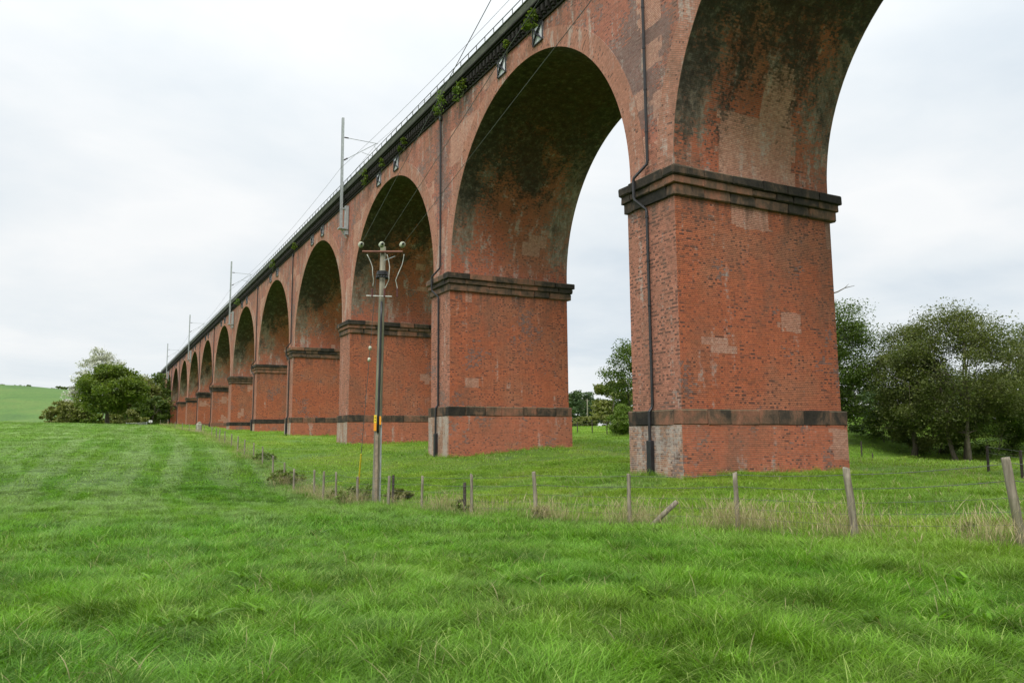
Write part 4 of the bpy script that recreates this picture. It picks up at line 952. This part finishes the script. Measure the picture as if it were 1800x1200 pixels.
for i, (x, D, h, w, mt, lab) in enumerate(((1560, 66, 3.0, 6, F_DARK, 'dark low bush under the narrow olive tree'), (1640, 62, 3.3, 6, F_HAW, 'bush filling the gap between the two right trees'),
                                     (1740, 59, 3.6, 6.5, F_DARK, 'dark bush at the foot of the big many-stemmed tree, on its right'), (1800, 66, 4.0, 7, F_FRESH, 'bright green bush at the right edge behind the fence'),
                                     (1680, 72, 4.5, 9, F_DARK, 'dark hedge mass behind the twisting trunks'), (1100, 76, 2.6, 3.4, F_FRESH, 'light green bush low against the left edge of the nearest pier'))):
    tree('bush', lab, 'bush', at(x, D), h, w, mt, 13000, .10, 60, .0, .06, 3, seed=60+i, clr=.13)
for i, (x, D, h, w) in enumerate(((1510, 170, 9.5, 14), (1560, 190, 11, 16), (1615, 180, 10, 15), (1680, 190, 12, 18), (1760, 185, 13, 18), (1830, 180, 12, 16))):
    tree('woodland_tree', ['far tree glimpsed through the gap beside the nearest pier', 'far tree behind the narrow olive tree', 'far tree glimpsed between the two pale-trunked trees', 'far tree straight behind the twisting trunks', 'far tree behind the big tree, right of its trunks', 'far tree at the right edge, behind the cut-off tree'][i], 'tree', at(x, D), h, w, F_FAR, 6000, .42, 60, .0, .2, 1, seed=260+i, group='distant trees behind the hawthorns', clr=.11)
# dead bough poking out above the leafy tree
mb = MB(); a_ = atD(1440, 522, 63); mb.tube([a_, atD(1472, 513, 63), atD(1485, 506, 63), atD(1502, 502, 63)], [.07, .05, .035, .015], 6); mb.tube([atD(1485, 506, 63), atD(1492, 499, 63)], [.03, .01], 5)
tr = [o for o in bpy.data.objects if o.name.startswith('ash_tree')][0]; place(mb.build('dead_bough', M_BARK, None, True), tr)
# between the two nearest piers: a distant wood
for i, (x, D, h, w, mt, lab) in enumerate(((1022, 235, 12.0, 11, F_FAR, 'rounded tree at the left of the distant wood between the piers'), (1048, 255, 11.2, 12, F_FAR, 'middle tree of the distant wood, behind the pale pole'),
                                     (1080, 150, 9.3, 9, F_OLIVE, 'lighter green tree at the right of the distant wood'), (1000, 250, 11, 12, F_FAR, 'tree of the distant wood mostly behind the second pier'),
                                     (1105, 210, 10, 14, F_DARK, 'dark distant tree showing beside the nearest pier'))):
    tree('woodland_tree', lab, 'tree', at(x, D), h, w, mt, 7000, .42, 70, .03, .2, 1, seed=80+i, group='trees of the distant wood')
for i, (x, D) in enumerate(((1030, 160), (1060, 140))): tree('bush', ['low bush at the foot of the distant wood, nearer the second pier', 'low bush at the foot of the distant wood, nearer the nearest pier'][i], 'bush', at(x, D), 2.4, 6, F_OLIVE, 3000, .25, 40, 0, .05, 2, seed=95+i, clr=.14)
# left group
tree('oak_tree', 'round dark green oak standing alone in the field before the other trees', 'tree', at(187, 150), 12.0, 13.4, F_OAK, 26000, .28, 170, .17, .42, 1, seed=5, shape=.7)
tree('willow_tree', 'tall grey leaved willow rising behind the round oak', 'tree', at(172, 200), 21.5, 13.5, F_GREY, 9000, .32, 190, .26, .35, 2, seed=8, bare=1, clr=.05)
tree('willow_tree', 'lower grey willow showing left of the round oak', 'tree', at(128, 195), 12.0, 5.5, F_GREY, 4000, .34, 60, .22, .2, 1, seed=9, clr=.07)
tree('willow_tree', 'small grey tree top between the oak and the viaduct end', 'tree', at(252, 250), 19, 9, F_GREY, 5000, .42, 60, .4, .25, 1, seed=10, clr=.06)
for i, (x, D, h, w, mt, lab) in enumerate(((98, 188, 6.0, 8, F_OLIVE, 'brownish bush at the left end of the far tree line'), (122, 184, 6.6, 7.5, F_OLIVE, 'light green bush just left of the round oak'),
                                     (148, 186, 4.5, 8, F_OAK, 'bush behind the left side of the round oak'), (212, 190, 5, 9, F_OLIVE, 'bush behind the right side of the round oak'))):
    tree('bush', lab, 'bush', at(x, D), h, w, mt, 6000, .34, 60, .0, .1, 3, seed=110+i, clr=.12)
for i, (x, D, h, w, mt, lab) in enumerate(((232, 215, 14.0, 12, F_OLIVE, 'olive tree right of the round oak'), (252, 220, 15.6, 12, F_OLIVE, 'tall olive tree between the oak and the viaduct'),
                                     (272, 225, 16.0, 11, F_DARK, 'dark tree touching the far end of the viaduct'), (290, 250, 16.0, 12, F_DARK, 'dark tree behind the last arch of the viaduct'), (262, 205, 9, 10, F_DARK, 'dark shrubby tree low before the viaduct end'),
                                     (305, 300, 20, 16, F_DARK, 'farthest dark tree behind the viaduct end'))):
    tree('field_edge_tree', lab, 'tree', at(x, D), h, w, mt, 9000, .40, 80, .0, .25, 1, seed=120+i, clr=.10)
# hedge on the hill crest, each bush small
for i, (x, h) in enumerate(((-8, 1.6), (24, 1.8), (41, 2.2), (97, 2.4), (108, 2.2))):
    p = atD(x, 780, 431); tree('hedge_bush', 'small dark bush on the hill crest, number %s from the left' % ['one', 'two', 'three', 'four', 'five'][i], 'bush', (p[0], p[1]), h, 7, F_DARK, 500, .6, 20, 0, .05, 1, seed=140+i, zg=hillz(431, x)-.3, clr=.2)
# brambles and weeds along the fence foot
for i, (x, y, D, h, w, mt, lab) in enumerate(((500, 855, 43, 1.15, 3.2, F_DARK, 'dark weedy clump at the fence left of the wooden pole'), (632, 868, 31.5, 1.1, 2.6, F_HAW, 'weedy bush around the stay wire left of the pole'),
                                        (700, 868, 30.5, .8, 1.7, F_HAW, 'low weeds just right of the wooden pole'), (598, 868, 33, .8, 1.6, F_OLIVE, 'sparse weeds between fence posts left of the stay wire'),
                                        (812, 880, 23.5, .7, .9, F_HAW, 'thin weed around the short dark stake'), (950, 890, 19.8, .75, .6, F_DARK, 'tall dock plant beside the leaning slim post'),
                                        (1702, 930, 12.4, .5, .35, F_DARK, 'dark dock plant low by the fence near the right edge'), (465, 830, 52, 1., 2.5, F_DARK, 'weeds on the farther fence line'))):
    p = atD(x, y, D); tree('weed_clump', lab, 'plant', (p[0], p[1]), h*.62, w*.7, [F_OAK, F_FRESH, F_OLIVE][i % 3], 2200 if w > 1 else 500, .07, 50 if w > 1 else 14, .0, .012, 3, seed=150+i, clr=.16, crown_name='foliage')
# plants rooted in the parapet
for i, (x, y, X, h, w, mt, lab) in enumerate(((776, 180, -.1, 1.8, .9, F_FRESH, 'bright yellow green bush growing from the parapet above the second pipe'), (768, 195, .0, .9, .5, F_DARK, 'thin fern on the parapet just left of the bright bush'), (806, 162, .1, 1.5, .7, F_FRESH, 'small bush on the corbels right of the bright bush'), (816, 148, .1, .9, .6, F_OAK, 'leafy sprig on the corbels right of the bright bush'),
                                        (938, 32, .05, 1.4, .7, F_OAK, 'large fern clump on the parapet above the right tie plate of the big arch'), (893, 78, .1, .8, .5, F_OAK, 'small fern on the corbels between the two tie plates'), (928, 48, .1, .6, .5, F_OAK, 'little fern just below the large fern clump'),
                                        (643, 312, .0, 1.5, .9, F_OAK, 'leafy plant on the parapet right of the largest mast'), (673, 286, .0, .9, .6, F_OAK, 'small leafy plant on the parapet above the second arch crown'), (712, 248, .1, .8, .5, F_OAK, 'small plant on the parapet halfway to the bright bush'),
                                        (520, 432, 0, 1.3, .9, F_OAK, 'plant on the parapet above the fourth arch'), (481, 464, .0, 1.5, 1., F_OAK, 'distant plant on the parapet between two arches'), (419, 530, .0, 1.5, 1.1, F_FRESH, 'green plant on the parapet right of the second mast'), (705, 262, .1, .6, .4, F_DARK, 'tiny fern on the corbels near the second arch'))):
    p = atX(x, y, X); tree('parapet_plant', lab, 'plant', (p[0]-.1, p[1]), h*.9, w*.7, mt, 260, .10, 20, .0, .012, 3, seed=170+i, zg=p[2]-h*.5, clr=.11, crown_name='foliage')

# tall dry grass along the fence
dry = [tuft_mesh('seed_tuft', M_DRY, 22, .42, .3, .8, .0032, .42, 5, 400+i, True) for i in range(5)]
green_tall = [tuft_mesh('tall_tuft', M_GRASS, 45, .2, .22, .5, .005, .7, 3, 420+i) for i in range(3)]
Q = []
for (a, q) in zip(posts[:-1], posts[1:]):
    seg = math.hypot(a[0]-q[0], a[1]-q[1]); D_ = math.hypot(a[0]-CAM[0], a[1]-CAM[1]); 
    for j in range(int(seg*(30 if D_ < 45 else 9))):
        f_ = random.random(); o_ = random.gauss(0, .42); o2 = random.gauss(0, .3); Q.append((a[0]+(q[0]-a[0])*f_+o_, a[1]+(q[1]-a[1])*f_+o2))
nfence = len(Q)
for k in range(0, 6):
    for j in range(int(150/(1+k*.5))):
        e_ = random.random()*25.6
        if e_ < 9.4: Q.append((.05+e_, k*L+.05-random.random()*.2))
        elif e_ < 12.8: Q.append((.03-random.random()*.2, k*L+.1+(e_-9.4)))
        elif e_ < 22.2: Q.append((.05+e_-12.8, k*L+3.6+random.random()*.2))
        else: Q.append((9.3+random.random()*.2, k*L+.1+(e_-22.2)))
Q = np.array(Q); dn_ = np.sin(Q[:, 0]*1.7+Q[:, 1]*.9)+np.sin(Q[:, 1]*2.3-Q[:, 0])*.7+rng.normal(size=len(Q))*.5
dC = np.hypot(Q[:, 0]-CAM[0], Q[:, 1]-CAM[1]); hot = (dC > 13.5) & (dC < 21.5); dn_ = dn_+np.where(hot, .75, 0); dn_[nfence:] -= 1.0
isdry = dn_ > .45; ii = np.where(isdry, rng.integers(0, 5, len(Q)), rng.integers(5, 8, len(Q)))
bp_ = atD(1165, 905, 16.9); kp = (isdry | (rng.uniform(size=len(Q)) < .8)) & ~(np.hypot(Q[:, 0]-bp_[0]+.35, Q[:, 1]-bp_[1]+.7) < .75); Q, ii, dn_ = Q[kp], ii[kp], dn_[kp]
zq = gz(Q[:, 0], Q[:, 1])-.02; n = len(Q)
s_ = rng.uniform(.45, .9, n)*np.where(dn_ > 1.2, 1.4, 1)
scatter('tall_fence_grass', dry+green_tall, np.stack([Q[:, 0], Q[:, 1], zq], 1).astype(np.float32), np.stack([np.zeros(n), np.zeros(n), rng.uniform(0, 6.28, n)], 1).astype(np.float32),
        np.stack([s_, s_, s_], 1).astype(np.float32), ii.astype(np.int32), 'tall dry seeding grass growing along the fence line')
# sparse pale stalks over the meadow beyond the fence
x, y, r = sector(1600, 12, 60, -10, 40, .9); kp = (x > -9.5) & ~((x > -.1) & (x < 9.5) & (np.mod(y, L) < 3.75)); x, y = x[kp], y[kp]; n = len(x)
sparse = [tuft_mesh('stalk_tuft', M_DRY, 5, .4, .25, .5, .004, .5, 4, 440+i, True) for i in range(3)]
s_ = rng.uniform(.5, 1., n)
scatter('meadow_stalks', sparse, np.stack([x, y, gz(x, y)-.02], 1).astype(np.float32), np.stack([np.zeros(n), np.zeros(n), rng.uniform(0, 6.28, n)], 1).astype(np.float32), np.stack([s_, s_, s_], 1).astype(np.float32), rng.integers(0, 3, n).astype(np.int32), 'thin pale grass stalks scattered in the meadow beyond the fence')

# small broad-leaved weeds in the near turf
broad = [tuft_mesh('weed_tuft', M_GRASS, 14, .07, .05, .13, .016, 1.3, 3, 460+i, radial=.9) for i in range(4)]
x, y, r = sector(420, 6., 22, -40, 40, .8); cw = clumpn(x*.9+3, y*.9+8) > .05; x, y = x[cw], y[cw]; n = len(x); s_ = rng.uniform(.8, 1.7, n)
scatter('broad_leaved_weeds', broad, np.stack([x, y, gz(x, y)+.05], 1).astype(np.float32), np.stack([np.zeros(n), np.zeros(n), rng.uniform(0, 6.28, n)], 1).astype(np.float32), np.stack([s_, s_, s_], 1).astype(np.float32), rng.integers(0, 4, n).astype(np.int32), 'low broad leaved weeds dotted through the near grass', cat='weeds')
stalk = [tuft_mesh('pale_blade_tuft', M_DRY, 4, .12, .18, .34, .0035, 1.0, 5, 470+i, radial=.5) for i in range(4)]
x, y, r = sector(900, 3.5, 26, -40, 40, .8); n = len(x); s_ = rng.uniform(.6, 1.2, n)
scatter('pale_grass_blades', stalk, np.stack([x, y, gz(x, y)], 1).astype(np.float32), np.stack([np.zeros(n), np.zeros(n), rng.uniform(0, 6.28, n)], 1).astype(np.float32), np.stack([s_, s_, s_], 1).astype(np.float32), rng.integers(0, 4, n).astype(np.int32), 'single pale dry blades standing in the near grass')
